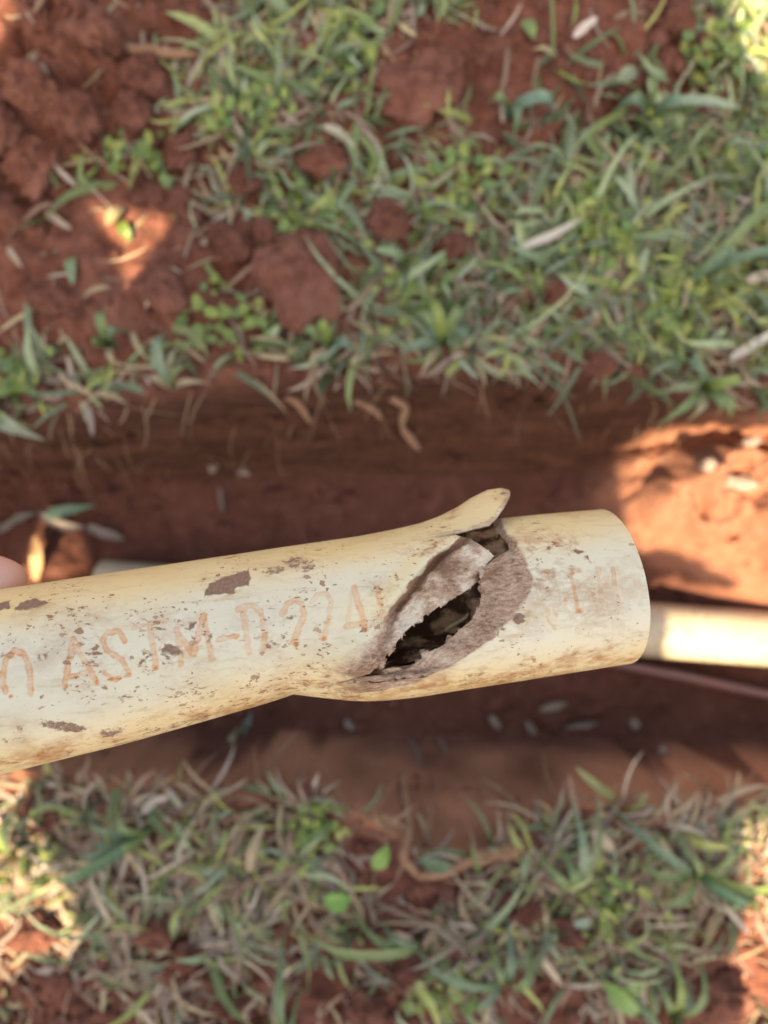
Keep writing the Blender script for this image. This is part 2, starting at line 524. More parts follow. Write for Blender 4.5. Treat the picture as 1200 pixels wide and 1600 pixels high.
E1 = crv([(830, 704), (836, 712), (842, 735), (856, 756), (869, 772), (878, 763), (887, 757), (905, 751), (922, 730), (945, 690), (962, 662), (985, 634), (1010, 614), (1035, 596), (1053, 578), (1070, 520), (1086, 462), (1100, 430)])
E2 = crv([(755, 772), (763, 783), (765, 794), (771, 797), (790, 788), (807, 776), (819, 762), (832, 731), (842, 700), (850, 680)])
ER = crv([(800, 776), (805, 772), (818, 770), (828, 772), (838, 783), (852, 794), (858, 795), (864, 788), (873, 775), (886, 757), (896, 750), (905, 751), (925, 752), (945, 749), (970, 735), (990, 712), (1010, 690), (1018, 669), (1032, 655), (1048, 632), (1053, 608), (1057, 570), (1066, 490), (1078, 430), (1087, 400), (1100, 380)])
RIDGE = crv([(830, 713), (841, 713), (850, 704), (860, 690), (872, 672), (888, 657), (908, 640), (931, 623), (950, 608), (965, 600), (990, 592), (1015, 573), (1045, 540), (1062, 506), (1086, 455), (1100, 430)])
BEV = crv([(800, 781), (812, 783), (830, 791), (850, 806), (880, 823), (905, 835), (925, 831), (960, 800), (1000, 765), (1030, 722), (1046, 690), (1065, 652), (1078, 600), (1083, 560), (1090, 520)])

def jag(py, seed, amp):
    return 0.42 * amp * sstep(1075, 1045, py) * (fbm(py / 11.0, 0.5, 0, seed, 3) + 0.7 * noise3(py / 4.0, 0.1, 0, seed + 5))

def row_end(phis, posfun, edge, s0, s1, first_inside, seed, amp=2.2, back_s=0.0):
    """for every row: the s where it crosses the torn edge (given in photo pixels)"""
    ss = np.linspace(s0, s1, 1400)
    P = posfun(ss[None, :], phis[:, None])
    px, py, _ = proj(P)
    over = px > edge(py) + jag(py, seed, amp)
    idx = np.argmax(over, axis=1)
    idx = np.where(over.any(axis=1), idx, len(ss) - 1)
    return ss[idx]

# --- painting masks, in photo pixels ------------------------------------------------
def seg_d(px, py, pts):
    d = np.full(px.shape, 1e9); e = np.full(px.shape, 0.0)
    for (x0, y0), (x1, y1) in zip(pts[:-1], pts[1:]):
        vx, vy = x1 - x0, y1 - y0
        t = np.clip(((px - x0) * vx + (py - y0) * vy) / (vx * vx + vy * vy + 1e-9), 0, 1)
        d = np.minimum(d, np.hypot(px - x0 - t * vx, py - y0 - t * vy))
    return d

STROKES = [  # strokes of the faded orange print: 0 ASTM-D2241 ... and the traces at the cut end
    ([(8, 1082), (3.5, 1064), (8.8, 1032), (22.8, 1015), (38.5, 1023), (47, 1050), (47, 1081)], 4.6, .62),
    ([(101, 1072), (113.8, 999), (150.5, 1066)], 4.4, .62), ([(102, 1059), (137, 1050)], 4.2, .6),
    ([(195, 1002), (186, 987), (168, 988), (160, 1002), (168, 1018), (190, 1031), (201, 1050), (200, 1055)], 4.4, .62), ([(161, 1049), (175, 1062), (186, 1060)], 3.6, .6),
    ([(210, 980), (259, 969.5)], 3.8, .36), ([(234, 974), (243, 1043)], 4.6, .55),
    ([(277, 984), (283.5, 1038)], 4.6, .5), ([(278, 990), (302, 1022)], 5, .55), ([(302, 1022), (318.5, 961)], 5, .6), ([(318.5, 961), (331, 1029)], 4.6, .55),
    ([(341, 999), (369, 994)], 4.2, .7),
    ([(380, 953), (389, 1020)], 4.4, .6), ([(372, 953), (385, 947), (399, 947), (408, 959), (414.7, 988), (411, 1016)], 4.4, .55),
    ([(441, 959), (449, 943), (462.7, 936), (473, 945), (474.7, 961), (465, 985), (458, 1004)], 4.4, .5), ([(456, 1003), (464, 999)], 3.5, .5),
    ([(487, 940), (497, 928), (510.7, 927), (517, 940), (513, 967), (506, 998)], 3.8, .42), ([(494, 980), (503, 996)], 3.2, .3),
    ([(553, 917), (572, 983)], 4.4, .5), ([(550, 924), (543, 972)], 3.2, .22), ([(541, 979), (568, 974)], 4.4, .5),
    ([(589, 918), (600, 963)], 3.6, .45),
    ([(890, 896), (904, 891)], 4.5, .45), ([(893, 900), (902, 953)], 2.6, .55), ([(902, 954), (909, 954)], 2.6, .7),
    ([(883, 938), (883, 953)], 2.5, .3), ([(857, 946), (856, 962)], 2.2, .3), ([(865, 958), (871, 961)], 2.2, .45), ([(854, 965), (866, 982)], 2.2, .3),
    ([(934, 887), (941, 943)], 3.0, .32), ([(958, 889), (961, 920)], 3.4, .42), ([(946, 914), (962, 922)], 3.6, .4), ([(962, 924), (971, 943)], 2.4, .35),
    ([(927, 927), (928, 940)], 2.4, .3),
]
DOTS = [(104, 1072), (150, 1065), (175, 1062), (201, 1053), (243, 1043), (389, 1021), (115, 1008), (379, 957), (506, 998), (572, 982), (894, 896), (906, 954), (17, 1088), (463, 1007)]

MUD = [  # polygons of caked mud, strength
    ([(318, 931), (326, 912), (345, 903), (388, 888), (392, 906), (388, 915), (369, 918), (366, 928), (326, 932)], 1.0),
    ([(384, 888), (410, 880), (446, 884), (448, 896), (432, 902), (404, 900)], .50),
    ([(437, 878), (455, 868), (492, 870), (497, 884), (484, 898), (462, 896)], .56),
    ([(22, 955), (28, 942), (52, 934), (76, 941), (58, 951)], .95), ([(-12, 960), (-10, 945), (16, 936), (14, 950)], .9),
    ([(248, 1024), (258, 1003), (286, 1008), (284, 1026), (262, 1032)], .66), ([(220, 1030), (228, 1016), (246, 1020), (240, 1040)], .5),
    ([(291, 984), (295, 970), (309, 969), (305, 983)], .72), ([(50, 1040), (56, 1020), (84, 1004), (86, 1014), (64, 1042)], .5),
    ([(318, 1004), (326, 992), (334, 984), (331, 1004)], .62), ([(126, 965), (138, 956), (154, 955), (152, 964)], .6),
    ([(60, 1132), (72, 1126), (110, 1126), (143, 1140), (120, 1146), (76, 1142)], .72), ([(8, 1158), (16, 1151), (46, 1152), (40, 1158)], .62),
    ([(152, 1150), (160, 1138), (182, 1134), (203, 1140), (176, 1154)], .62), ([(20, 1144), (28, 1130), (44, 1134), (36, 1146)], .5),
    ([(205, 1153), (232, 1136), (332, 1114), (330, 1126), (250, 1148)], .52), ([(60, 1178), (66, 1168), (76, 1170), (72, 1182)], .6), ([(92, 1184), (108, 1170), (124, 1172), (112, 1182)], .55),
    ([(801, 968), (804, 959), (812, 956), (821, 962), (820, 973), (810, 977)], 1.0),
    ([(894, 860), (902, 857), (915, 862), (904, 866)], 1.0), ([(910, 868), (918, 868), (922, 880), (914, 874)], .95), ([(851, 850), (862, 853), (862, 862), (853, 860)], .68),
    ([(889, 842), (894, 843), (896, 848), (890, 847)], .75), ([(872, 853), (884, 848), (886, 852), (876, 856)], .55),
    ([(850, 916), (858, 914), (857, 919), (851, 921)], .75), ([(576, 956), (583, 954), (585, 960), (578, 962)], .0),
    ([(581, 912), (590, 910), (591, 922), (583, 924)], .78), ([(446, 966), (455, 961), (463, 963), (454, 969)], .72), ([(410, 985), (419, 975), (421, 990), (414, 996)], .6),
    ([(418, 1000), (428, 996), (440, 1008), (436, 1018), (424, 1012)], .55),
    ([(878, 1020), (884, 1014), (905, 1021), (898, 1026)], .5), ([(916, 1014), (930, 1013), (930, 1022), (918, 1020)], .5), ([(950, 1012), (940, 990), (946, 985), (958, 1010)], .42),
    ([(700, 1072), (725, 1050), (756, 1044), (760, 1058), (730, 1078)], .42),
    ([(776, 768), (782, 764), (795, 766), (795, 773), (780, 775)], .72),
]
def poly_mask(px, py, pts, soft=2.5):
    p = np.array(pts, float)
    ins = np.zeros(px.shape, bool)
    q = np.roll(p, -1, 0)
    for (x0, y0), (x1, y1) in zip(p, q):
        c = ((y0 > py) != (y1 > py)) & (px < (x1 - x0) * (py - y0) / (y1 - y0 + 1e-12) + x0)
        ins ^= c
    d = seg_d(px, py, [tuple(v) for v in p] + [tuple(p[0])])
    return np.where(ins, 0.5 + 0.5 * np.clip(d / soft, 0, 1), 0.5 - 0.5 * np.clip(d / soft, 0, 1))

def paint(me, P, phi, fib, tint, right):
    px, py, d = proj(P)
    sh = px.shape
    wx = 1.6 * noise3(px / 7, py / 7, 0, 61); wy = 1.6 * noise3(px / 7, py / 7, 3, 62)
    px, py = px + wx, py + wy
    front = sstep(-0.15, 0.1, np.cos(phi) * np.ones(sh))
    mud = np.zeros(sh); let = np.zeros(sh); halo = np.zeros(sh)
    for pts, s in MUD:
        x0 = min(p[0] for p in pts) - 20; x1 = max(p[0] for p in pts) + 20; y0 = min(p[1] for p in pts) - 20; y1 = max(p[1] for p in pts) + 20
        b = (px > x0) & (px < x1) & (py > y0) & (py < y1)
        if b.any():
            mud[b] = np.maximum(mud[b], s * poly_mask(px[b], py[b], pts, 4.5))
            halo[b] = np.maximum(halo[b], s * poly_mask(px[b], py[b], pts, 17.0))
    for pts, w, s in STROKES:
        x0 = min(p[0] for p in pts) - 14; x1 = max(p[0] for p in pts) + 14; y0 = min(p[1] for p in pts) - 14; y1 = max(p[1] for p in pts) + 14
        b = (px > x0) & (px < x1) & (py > y0) & (py < y1)
        if b.any():
            dd = seg_d(px[b], py[b], pts)
            prof = sstep(w + 1.2, w - 0.8, dd) * (0.62 + 0.38 * sstep(w - 3.0, w - 0.5, dd))
            let[b] = np.maximum(let[b], s * prof)
    for (x, y) in DOTS:
        dd = np.hypot(px - x, (py - y) * 0.8)
        let = np.maximum(let, 0.95 * sstep(4.2, 1.2, dd))
    patch = fbm(px / 60, py / 45, 0, 71, 3)
    sp = np.clip(0.62 + 0.65 * patch, 0, 1)
    if right:
        sp = sp * 0.75 + 0.55 * np.exp(-(((px - 850) / 55) ** 2 + ((py - 868) / 45) ** 2)) + 0.5 * sstep(0.72, 0.95, -np.sin(phi) * np.ones(sh)) * sstep(900, 700, px)
        orange = 0.30 + 0.75 * np.exp(-(((px - 850) / 60) ** 2 + ((py - 875) / 50) ** 2)) + 0.75 * sstep(0.55, 0.95, -np.sin(phi) * np.ones(sh)) + 0.25 * np.exp(-(((px - 920) / 50) ** 2 + ((py - 940) / 60) ** 2)) + 1.0 * sstep(680, 560, px)
    else:
        orange = 0.14 + 0.8 * sstep(0.62, 0.95, -np.sin(phi) * np.ones(sh)) + 0.35 * np.exp(-(((px - 240) / 180) ** 2 + ((py - 1000) / 50) ** 2)) + 0.7 * np.exp(-(((px - (RIDGE(py) - 14)) / 16) ** 2)) * sstep(1000, 900, py) + 0.8 * np.exp(-(((px - (RIDGE(py) - 7)) / 6) ** 2)) * sstep(1040, 980, py) + 0.9 * np.exp(-(((px - 540) / 70) ** 2 + ((py - 1062) / 26) ** 2)) + 0.5 * np.exp(-(((px - 640) / 60) ** 2 + ((py - 862) / 26) ** 2))
        sp = sp + 0.35 * np.exp(-(((px - (RIDGE(py) - 16)) / 22) ** 2))
    orange = orange + 1.1 * np.clip(halo - .08, 0, 1)
    yl = sstep(0.25, 0.97, np.abs(np.sin(phi) + 0.06)) * 0.95 * np.ones(sh) + 0.10 + 0.16 * fbm(px / 120, py / 60, 0, 75, 3)  # edge yellowing: real stain plus warm ground bounce put into the colour
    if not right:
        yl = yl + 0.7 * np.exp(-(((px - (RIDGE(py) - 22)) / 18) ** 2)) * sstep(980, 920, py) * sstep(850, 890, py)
    let = let * np.clip(0.95 + 0.45 * fbm(px / 14, py / 14, 0, 77, 3), .5, 1.15)
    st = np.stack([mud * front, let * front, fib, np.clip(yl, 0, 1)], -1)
    put_col(me, 'stain_bounce', st)
    we = np.stack([np.clip(sp, 0, 1), np.clip(tint, 0, 1), np.clip(orange, 0, 1), np.ones(sh)], -1)
    put_col(me, 'wear', we)

pipe = empty('plastic_pipe', (A0 + A1) / 2)
tag(pipe, 'cream plastic pipe with a torn crushed hole and faded orange lettering, held over the trench', 'pipe')
PLOC = (A0 + A1) / 2

def pipe_obj(name, P, phi, fib, tint, right, flip=False, thick=0.0022):
    nr, nc = P.shape[:2]
    me = mesh_np(name, P - PLOC, grid_faces(nr, nc, flip))
    paint(me, P, phi, fib, tint, right)
    o = obj(name, me, [M_PIPE, M_PIPE_IN], pipe)
    md = o.modifiers.new('wall', 'SOLIDIFY')
    md.thickness = thick
    md.offset = -1
    md.material_offset = 1
    md.material_offset_rim = 0
    return o

def cols(s_end, s_start=-0.16, vis=-0.006, n0=10, n1=440):
    u0 = np.linspace(0, 1, n0, endpoint=False)
    u1 = np.linspace(0, 1, n1)
    a = s_start + (vis - s_start) * u0[None, :] * np.ones_like(s_end)[:, None]
    b = vis + (s_end[:, None] - vis) * u1[None, :]
    return np.concatenate([a, b], 1)

# left length, everything but the lifted flap
ph = np.concatenate([np.linspace(R(-260), R(-102), 50, endpoint=False), np.linspace(R(-102), PHI_F, 330)])
base = lambda s, p: surf(s, p, L_mid, L_half)
se = row_end(ph, base, E1, 0.02, LEN, True, 101, 1.5)
px_back = 0.165
se = np.where(ph < R(-95), np.minimum(px_back + 0.01 * np.sin(ph * 7), 0.40), se)
wgt = sstep(R(-104), R(-88), ph)
se_b = px_back + 0.006 * np.sin(ph * 9)
se = se * wgt + se_b * (1 - wgt)
sg = cols(se)
pg = ph[:, None] * np.ones_like(sg)
P = base(sg, pg)
px, py, d = proj(P)
front = sstep(-0.05, 0.15, np.cos(pg))
q = (px - RIDGE(py)) * 0.72
lowf = sstep(1050, 940, py)
dep = 0.0010 * sstep(-55, 0, q) + (0.0042 * lowf + 0.0008) * sstep(0, 13, q) + 0.0042 * sstep(1060, 960, py) * sstep(836, 870, py) * np.exp(-((q - 8) / 6.0) ** 2) + 0.0030 * np.clip(q / 95, 0, 1.3)
wl0 = sstep(955, 1040, py)
fibm = sstep(-3 - 46 * wl0, 10 + 26 * wl0, q + 3.5 * fbm(px / 14, py / 14, 0, 81, 3)) * front * sstep(1082, 1040, py + .12 * (560 - px))
fibm = np.maximum(fibm, 0.40 * front * sstep(-60, 5, q) * sstep(1000, 1050, py) * sstep(440, 520, px))
rough = 0.00028 * fbm(px / 4, py / 4, 0, 82, 3) + 0.00022 * noise3((px * 0.78 + py * 0.62) / 2.6, (py * 0.78 - px * 0.62) / 7, 0, 84)
rough = rough + 0.0011 * fbm(px / 26, py / 26, 0, 83, 2)
sl = (P - A0) @ AX
bl = (P - A0) @ BB
cR = np.sqrt(np.clip(1 - ((bl - R_mid(sl)) / R_half(sl)) ** 2, 0, 1))
wl_ = sstep(400, 540, px) * sstep(960, 1045, py) * front
fwd = wl_ * np.clip(RAD * (cR - np.cos(pg)) + 0.0030, 0, .03)
P = along_ray(P, ((dep * (1 - .8 * wl_)) + rough * sstep(2, 14, q)) * front - fwd)
# a slight dent all over so the pipe is not a perfect tube
P = P + (0.0004 * fbm(px / 110, py / 90, 0, 85, 2))[..., None] * NN
tint = 0.54 + 0.34 * fbm(px / 26, py / 20, 0, 86, 4) + 0.62 * np.exp(-(((px - 640) / 50) ** 2 + ((py - 970) / 36) ** 2)) + 0.25 * np.exp(-(((px - 735) / 26) ** 2 + ((py - 880) / 22) ** 2)) - 0.40 * np.exp(-(((px - 690) / 34) ** 2 + ((py - 885) / 16) ** 2)) - 0.45 * np.exp(-(((px - 560) / 60) ** 2 + ((py - 1045) / 30) ** 2)) + 0.8 * np.exp(-(((px - 762) / 14) ** 2 + ((py - 862) / 10) ** 2)) - 1.3 * sstep(22, 8, q + 5 * fbm(px / 8, py / 8, 0, 87, 2)) * sstep(-5, 3, q) * sstep(1000, 930, py)  # last term paints the groove's brown and its shade along the ridge
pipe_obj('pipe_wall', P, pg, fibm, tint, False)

# the lifted flap and the strip of wall it grows from
ph = np.linspace(PHI_F, R(100), 110)
warped = lambda s, p: flap_warp(surf(s, p, L_mid, L_half), p)
se = row_end(ph, warped, E2, 0.10, LEN, True, 121, 1.0)
se = np.convolve(np.pad(se, 2, 'edge'), np.ones(5) / 5, 'valid')
sg = cols(se)
pg = ph[:, None] * np.ones_like(sg)
P0 = surf(sg, pg, L_mid, L_half)
P = flap_warp(P0, pg)
px, py, d = proj(P)
q0 = (proj(P0)[0] - 690)
dep0 = 0.0010 * sstep(-55, 0, (px - RIDGE(py)) * 0.72) * sstep(PHI_F + 0.22, PHI_F, pg) * sstep(700, 650, px)
P = along_ray(P, dep0)
P = P + (0.0004 * fbm(proj(P0)[0] / 110, proj(P0)[1] / 90, 0, 85, 2))[..., None] * NN
tip = sstep(10, 2, np.abs(px - E2(py)) + 3 * noise3(px / 4, py / 4, 0, 88)) * sstep(700, 730, px) * 0.7
low = sstep(PHI_F + 0.07, PHI_F, pg + 0.05 * fbm(px / 8, py / 8, 0, 89, 3)) * sstep(650, 700, px) * 0.55
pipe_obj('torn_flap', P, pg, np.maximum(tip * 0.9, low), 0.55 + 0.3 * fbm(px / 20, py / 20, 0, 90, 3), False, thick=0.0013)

# right length up to the clean cut end
ph = np.concatenate([np.linspace(R(-262), R(-104), 46, endpoint=False), np.linspace(R(-104), R(98), 360)])
baser = lambda s, p: surf(s, p, R_mid, R_half, RAD)
sb = row_end(ph, baser, ER, 0.06, LEN, False, 131, 2.6)
sbb = 0.135 + 0.006 * np.sin(ph * 8)
w1 = sstep(R(-150), R(-118), ph) * sstep(R(99), R(90), ph)
sb = sb * w1 + sbb * (1 - w1)
u = np.linspace(0, 1, 330)
s_end = LEN + 0.0
sg = sb[:, None] + (s_end - sb[:, None]) * u[None, :]
pg = ph[:, None] * np.ones_like(sg)
P = baser(sg, pg)
px, py, d = proj(P)
front = sstep(-0.25, 0.05, np.cos(pg))
qq = np.clip((BEV(py) - px) / np.maximum(BEV(py) - ER(py), 6), 0, 1) * front
wl = np.clip((BEV(py) - px) * 0.7, -40, 80)
dep = 0.0046 * qq ** 1.15 * (.2 + .8 * sstep(560, 690, px)) + 0.0006 * sstep(-4, 4, wl)
fibm = sstep(-9, 7, wl + 2.6 * fbm(px / 12, py / 12, 0, 91, 3)) * front
rough = 0.00022 * fbm(px / 4, py / 4, 0, 92, 3) + 0.00022 * noise3((px * 0.78 - py * 0.62) / 7, (py * 0.78 + px * 0.62) / 2.6, 0, 93)
P = along_ray(P, (dep + rough * sstep(2, 10, wl)) * front)
# lower lip creases back under the left length
lip = sstep(640, 500, px) * sstep(1040, 1070, py) * sstep(R(-110), R(-98), pg)
P = along_ray(P, 0.0008 * lip * front)
P = P + (0.0004 * fbm(px / 110, py / 90, 0, 95, 2))[..., None] * NN
tint = 0.36 + 0.14 * fbm(px / 40, py / 30, 0, 96, 3) + 0.25 * np.exp(-(((px - 690) / 60) ** 2 + ((py - 1030) / 18) ** 2)) - 0.5 * lip
fibm = np.where(lip > .02, fibm * (1 - .75 * lip), fibm)
LIP = True
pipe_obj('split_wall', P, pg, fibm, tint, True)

# curl of plastic swarf on the lower lip of the hole
def tube_np(path, rad, ns=8, twist=0.0, seed=0, wob=0.0):
    path = np.asarray(path, float)
    rad = np.broadcast_to(np.asarray(rad, float), (len(path),))
    t = np.gradient(path, axis=0)
    t /= np.linalg.norm(t, axis=1, keepdims=True) + 1e-12
    up = np.array([0.13, 0.21, 0.97])
    a = np.cross(t, up); a /= np.linalg.norm(a, axis=1, keepdims=True) + 1e-9
    b = np.cross(t, a)
    th = np.linspace(0, 2 * math.pi, ns, endpoint=False)
    r = rad[:, None] * (1 + wob * noise3(np.arange(len(path))[:, None] * 0.7, th[None, :] * 1.2, seed, seed))
    V = path[:, None] + r[..., None] * (np.cos(th)[None, :, None] * a[:, None] + np.sin(th)[None, :, None] * b[:, None])
    n = len(path)
    i = (np.arange(n - 1)[:, None] * ns + np.arange(ns)[None, :])
    j = (np.arange(n - 1)[:, None] * ns + (np.arange(ns)[None, :] + 1) % ns)
    F = np.stack([i.ravel(), j.ravel(), (j + ns).ravel(), (i + ns).ravel()], 1)
    V = V.reshape(-1, 3)
    c0 = len(V)
    V = np.vstack([V, path[:1], path[-1:]])
    caps = []
    for k2 in range(ns):
        caps.append([k2, c0, c0, (k2 + 1) % ns])
    tri = []
    for k2 in range(ns):
        tri.append((c0, (k2 + 1) % ns, k2))
        tri.append((c0 + 1, (n - 1) * ns + k2, (n - 1) * ns + (k2 + 1) % ns))
    return V, F, tri

def smooth_path(pts, n=24):
    p = np.asarray(pts, float)
    if len(p) < 3:
        t = np.linspace(0, 1, n)[:, None]
        return p[0] * (1 - t) + p[-1] * t
    out = []
    q = np.vstack([2 * p[0] - p[1], p, 2 * p[-1] - p[-2]])
    m = max(2, n // (len(p) - 1))
    for i in range(1, len(q) - 2):
        for t in np.linspace(0, 1, m, endpoint=False):
            a, b, c, d_ = q[i - 1], q[i], q[i + 1], q[i + 2]
            out.append(0.5 * (2 * b + (c - a) * t + (2 * a - 5 * b + 4 * c - d_) * t * t + (3 * b - a - 3 * c + d_) * t ** 3))
    out.append(p[-1])
    return np.array(out)

def tube_obj(name, pts, rad, mat, parent=None, ns=8, n=24, wob=0.0, seed=0, loc=None):
    path = smooth_path(pts, n)
    if not np.isscalar(rad):
        rad = np.interp(np.linspace(0, 1, len(path)), np.linspace(0, 1, len(rad)), rad)
    V, F, tri = tube_np(path, rad, ns, 0, seed, wob)
    if loc is None:
        loc = path[0] if parent is None else np.zeros(3)
    me = bpy.data.meshes.new(name)
    me.from_pydata((V - loc).tolist(), [], F.tolist() + tri)
    for p in me.polygons: p.use_smooth = True
    o = obj(name, me, mat, parent)
    if parent is None:
        o.location = Vector([float(v) for v in loc])
    return o

M_SWARF = plain_mat('torn_plastic', (0.42, 0.30, 0.24), (0.55, 0.44, 0.37), 300, 0.85, 0.2, 0.4)
sw = [at(657, 1017, .2545), at(663, 1019, .2525), at(669, 1023, .252), at(673, 1028, .2535)]
tube_obj('plastic_shred', [p - PLOC for p in sw], [0.0007, 0.0010, 0.0009, 0.0004], M_SWARF, pipe, 7, 14, 0.3, 5)
sw = [at(748, 888, .251), at(752, 893, .2495), at(751, 902, .2505)]
tube_obj('plastic_shred', [p - PLOC for p in sw], [0.0005, 0.0009, 0.0004], M_SWARF, pipe, 7, 12, 0.4, 6)

# ------------------------------------------------------------------ hand holding the pipe beyond the left edge
def skin_body(name, nodes, edges, mat, parent, root=0, levels=2):
    me = bpy.data.meshes.new(name)
    me.from_pydata([tuple(float(c) for c in p) for p, r in nodes], edges, [])
    o = obj(name, me, mat, parent)
    sk = o.modifiers.new('skin', 'SKIN')
    sk.use_smooth_shade = True
    for i, (p, r) in enumerate(nodes):
        me.skin_vertices[0].data[i].radius = (r, r) if np.isscalar(r) else r
        me.skin_vertices[0].data[i].use_root = (i == root)
    ss_ = o.modifiers.new('sub', 'SUBSURF')
    ss_.levels = ss_.render_levels = levels
    return o
hand_base = at(-700, 1230, .320)
hand = empty('hand', hand_base)
tag(hand, 'fingertip of the hand gripping the cream pipe at the left edge', 'hand')
nodes, edges = [], []
def nd(px, py, d, r):
    nodes.append((at(px, py, d) - hand_base, r)); return len(nodes) - 1
def link(*ids):
    for a, b in zip(ids[:-1], ids[1:]): edges.append((a, b))
palm = nd(-470, 1150, .305, .020)
w = nd(-720, 1260, .320, .024); f1 = nd(-1000, 1370, .345, .029); f2 = nd(-1500, 1560, .40, .036)
link(palm, w, f1, f2)
t0 = nd(-400, 1010, .296, .0150); t1 = nd(-260, 935, .281, .0122); t2 = nd(-115, 905, .267, .0115); t3 = nd(-6, 910, .2640, .0112); t4 = nd(36, 928, .2640, .0092)
link(palm, t0, t1, t2, t3, t4)
kn = []
for i, (kx, ky) in enumerate(((-215, 1150), (-305, 1185), (-395, 1215), (-480, 1240))):
    lf = (1.0, 1.08, 1.0, 0.82)[i]
    rr = (.0088, .0090, .0085, .0074)[i]
    a = nd(kx - 25, ky + 15, .304, rr * 1.25)
    b = nd(kx, ky + 95 * lf, .280, rr * 1.05)
    c = nd(kx + 6, ky + 128 * lf, .243, rr)
    e = nd(kx + 8, ky + 70 * lf, .2185, rr * .93)
    g_ = nd(kx + 8, ky + 38 * lf, .2145, rr * .75)
    link(palm, a, b, c, e, g_)
skin_body('hand_skin', nodes, edges, M_SKIN, hand, 0, 2)
# ------------------------------------------------------------------ pipe lying in the trench
def tube_wall(name, a, b, rad, thick, mat, parent=None, seg=64, n=60, seed=0):
    a, b = np.array(a, float), np.array(b, float)
    ax = (b - a) / np.linalg.norm(b - a)
    s1 = np.cross(ax, [0, 0, 1]); s1 /= np.linalg.norm(s1)
    s2 = np.cross(s1, ax)
    th = np.linspace(0, 2 * math.pi, seg, endpoint=False)
    ring = np.cos(th)[:, None] * s1 + np.sin(th)[:, None] * s2
    rows = []
    L = np.linalg.norm(b - a)
    for r, ts in ((rad, np.linspace(0.0008 / L, 1 - 0.0008 / L, n)), (rad - 0.0008, [1.0]), (rad - thick, np.linspace(1, 0, 12)), (rad - 0.0008, [0.0])):
        for t in ts:
            rows.append(a + (b - a) * t + ring * r)
    V = np.array(rows) - a
    nr = len(rows)
    i = (np.arange(nr)[:, None] * seg + np.arange(seg)[None, :])
    i2 = np.roll(i, -1, 1)
    d1 = np.roll(i, -1, 0); d2 = np.roll(i2, -1, 0)
    F = np.stack([i.ravel(), d1.ravel(), d2.ravel(), i2.ravel()], 1)
    me = mesh_np(name, V.reshape(-1, 3), F)
    o = obj(name, me, mat, parent)
    o.location = Vector([float(v) for v in a])
    return o
ZP = 0.795
tp = tube_wall('buried_pipe', at(157, 917, ZP + .004), at(1900, 1053, ZP), 0.0292, 0.003, M_OLDPIPE)
tag(tp, 'white plastic pipe lying along the bottom of the trench', 'pipe')

cb = [at(880, 1022, .826), at(960, 1036, .818), at(1040, 1051, .815), at(1120, 1068, .814), at(1200, 1085, .815), at(1320, 1108, .818), at(1500, 1130, .83)]
o = tube_obj('cable', cb, 0.0052, M_CABLE, None, 10, 60, 0.06, 3)
tag(o, 'thin dull pink cable on the trench floor beside the white pipe', 'cable')

CLODS = [
    (58, 150, 34, 30, .018, 'crumbly clod on the soil heap left of the brown root'),
    (150, 62, 44, 34, .020, 'rough clod near the crest of the soil heap above the brown root'),
    (228, 128, 34, 26, .016, 'clod with a dark gap under the right end of the upper left root'),
    (62, 265, 30, 44, .018, 'tall clod beside a dark hollow at the left of the soil heap'),
    (15, 205, 34, 50, .020, 'clod cut by the left edge beside the dark hollow'),
    (90, 470, 40, 20, .010, 'flat clod on the bare soil near the left trench rim'),
    (250, 455, 46, 26, .011, 'flat crumbly clod on the bare soil between two left tufts'),
    (648, 140, 70, 52, .012, 'broad mound of bare pinkish soil in the upper middle lawn'),
    (885, 1450, 24, 20, .011, 'reddish clod among stems in the lower right grass'),
    (690, 1545, 20, 16, .010, 'small clod in the gravelly soil at the bottom middle'),
    (640, 1500, 22, 20, .011, 'rounded clod right of the dark gravelly gap at the bottom'),
    (250, 1450, 26, 24, .012, 'reddish clod between two green blades in the lower left grass'),
    (340, 1520, 20, 18, .011, 'soil lump above the small round soil balls at the bottom'),
    (1110, 1560, 50, 40, .012, 'smooth flat clod at the bottom right corner'),
    (118, 186, 40, 36, .020, 'largest reddish clod, upper left, below the crumbly heap of soil'),
    (205, 180, 28, 26, .013, 'smooth rounded clod just right of the largest upper left clod'),
    (287, 242, 27, 24, .012, 'pinkish clod half hidden in grass below the upper left root'),
    (605, 355, 30, 28, .015, 'dark red clod alone in the grass above the trench'),
    (505, 257, 38, 20, .012, 'long tilted clod with a grassy edge in the upper lawn'),
    (388, 287, 24, 20, .011, 'small dull red clod among upper grass left of the long tilted clod'),
    (478, 432, 62, 66, .014, 'broad flat slab of pinkish soil above the trench grass'),
    (362, 386, 40, 22, .013, 'rough clod bordering the bare soil patch left of the flat slab'),
    (415, 368, 18, 24, .010, 'small upright clod at the upper left corner of the flat slab'),
    (706, 388, 20, 22, .011, 'small brick red clod right of the dark red lawn clod'),
    (865, 460, 22, 22, .010, 'dark red clod in grass below the pale straw'),
    (1045, 42, 34, 26, .015, 'clod at the top right end of the bare soil patch'),
    (286, 325, 34, 24, .011, 'flat red clod right of the sunlit triangle of soil'),
    (570, 1567, 26, 30, .015, 'angular pinkish clod at the bottom edge between grass stems'),
    (592, 1468, 26, 20, .012, 'pinkish clod above the angular bottom clod'),
    (818, 1412, 30, 24, .014, 'brownish clod beside the dry stems right of the eroded notch'),
    (292, 1488, 22, 20, .010, 'small reddish clod in the lower left grass'),
    (62, 1448, 36, 22, .012, 'sunlit orange clod in the lower left patch of light'),
    (378, 1558, 15, 13, .008, 'small round soil ball at the bottom left of the gravelly soil'),
    (362, 1578, 13, 12, .007, 'soil ball touching the bottom edge under the small round one'),
    (930, 570, 26, 18, .010, 'pinkish clod stuck under the overhanging turf above the pipe'),
]
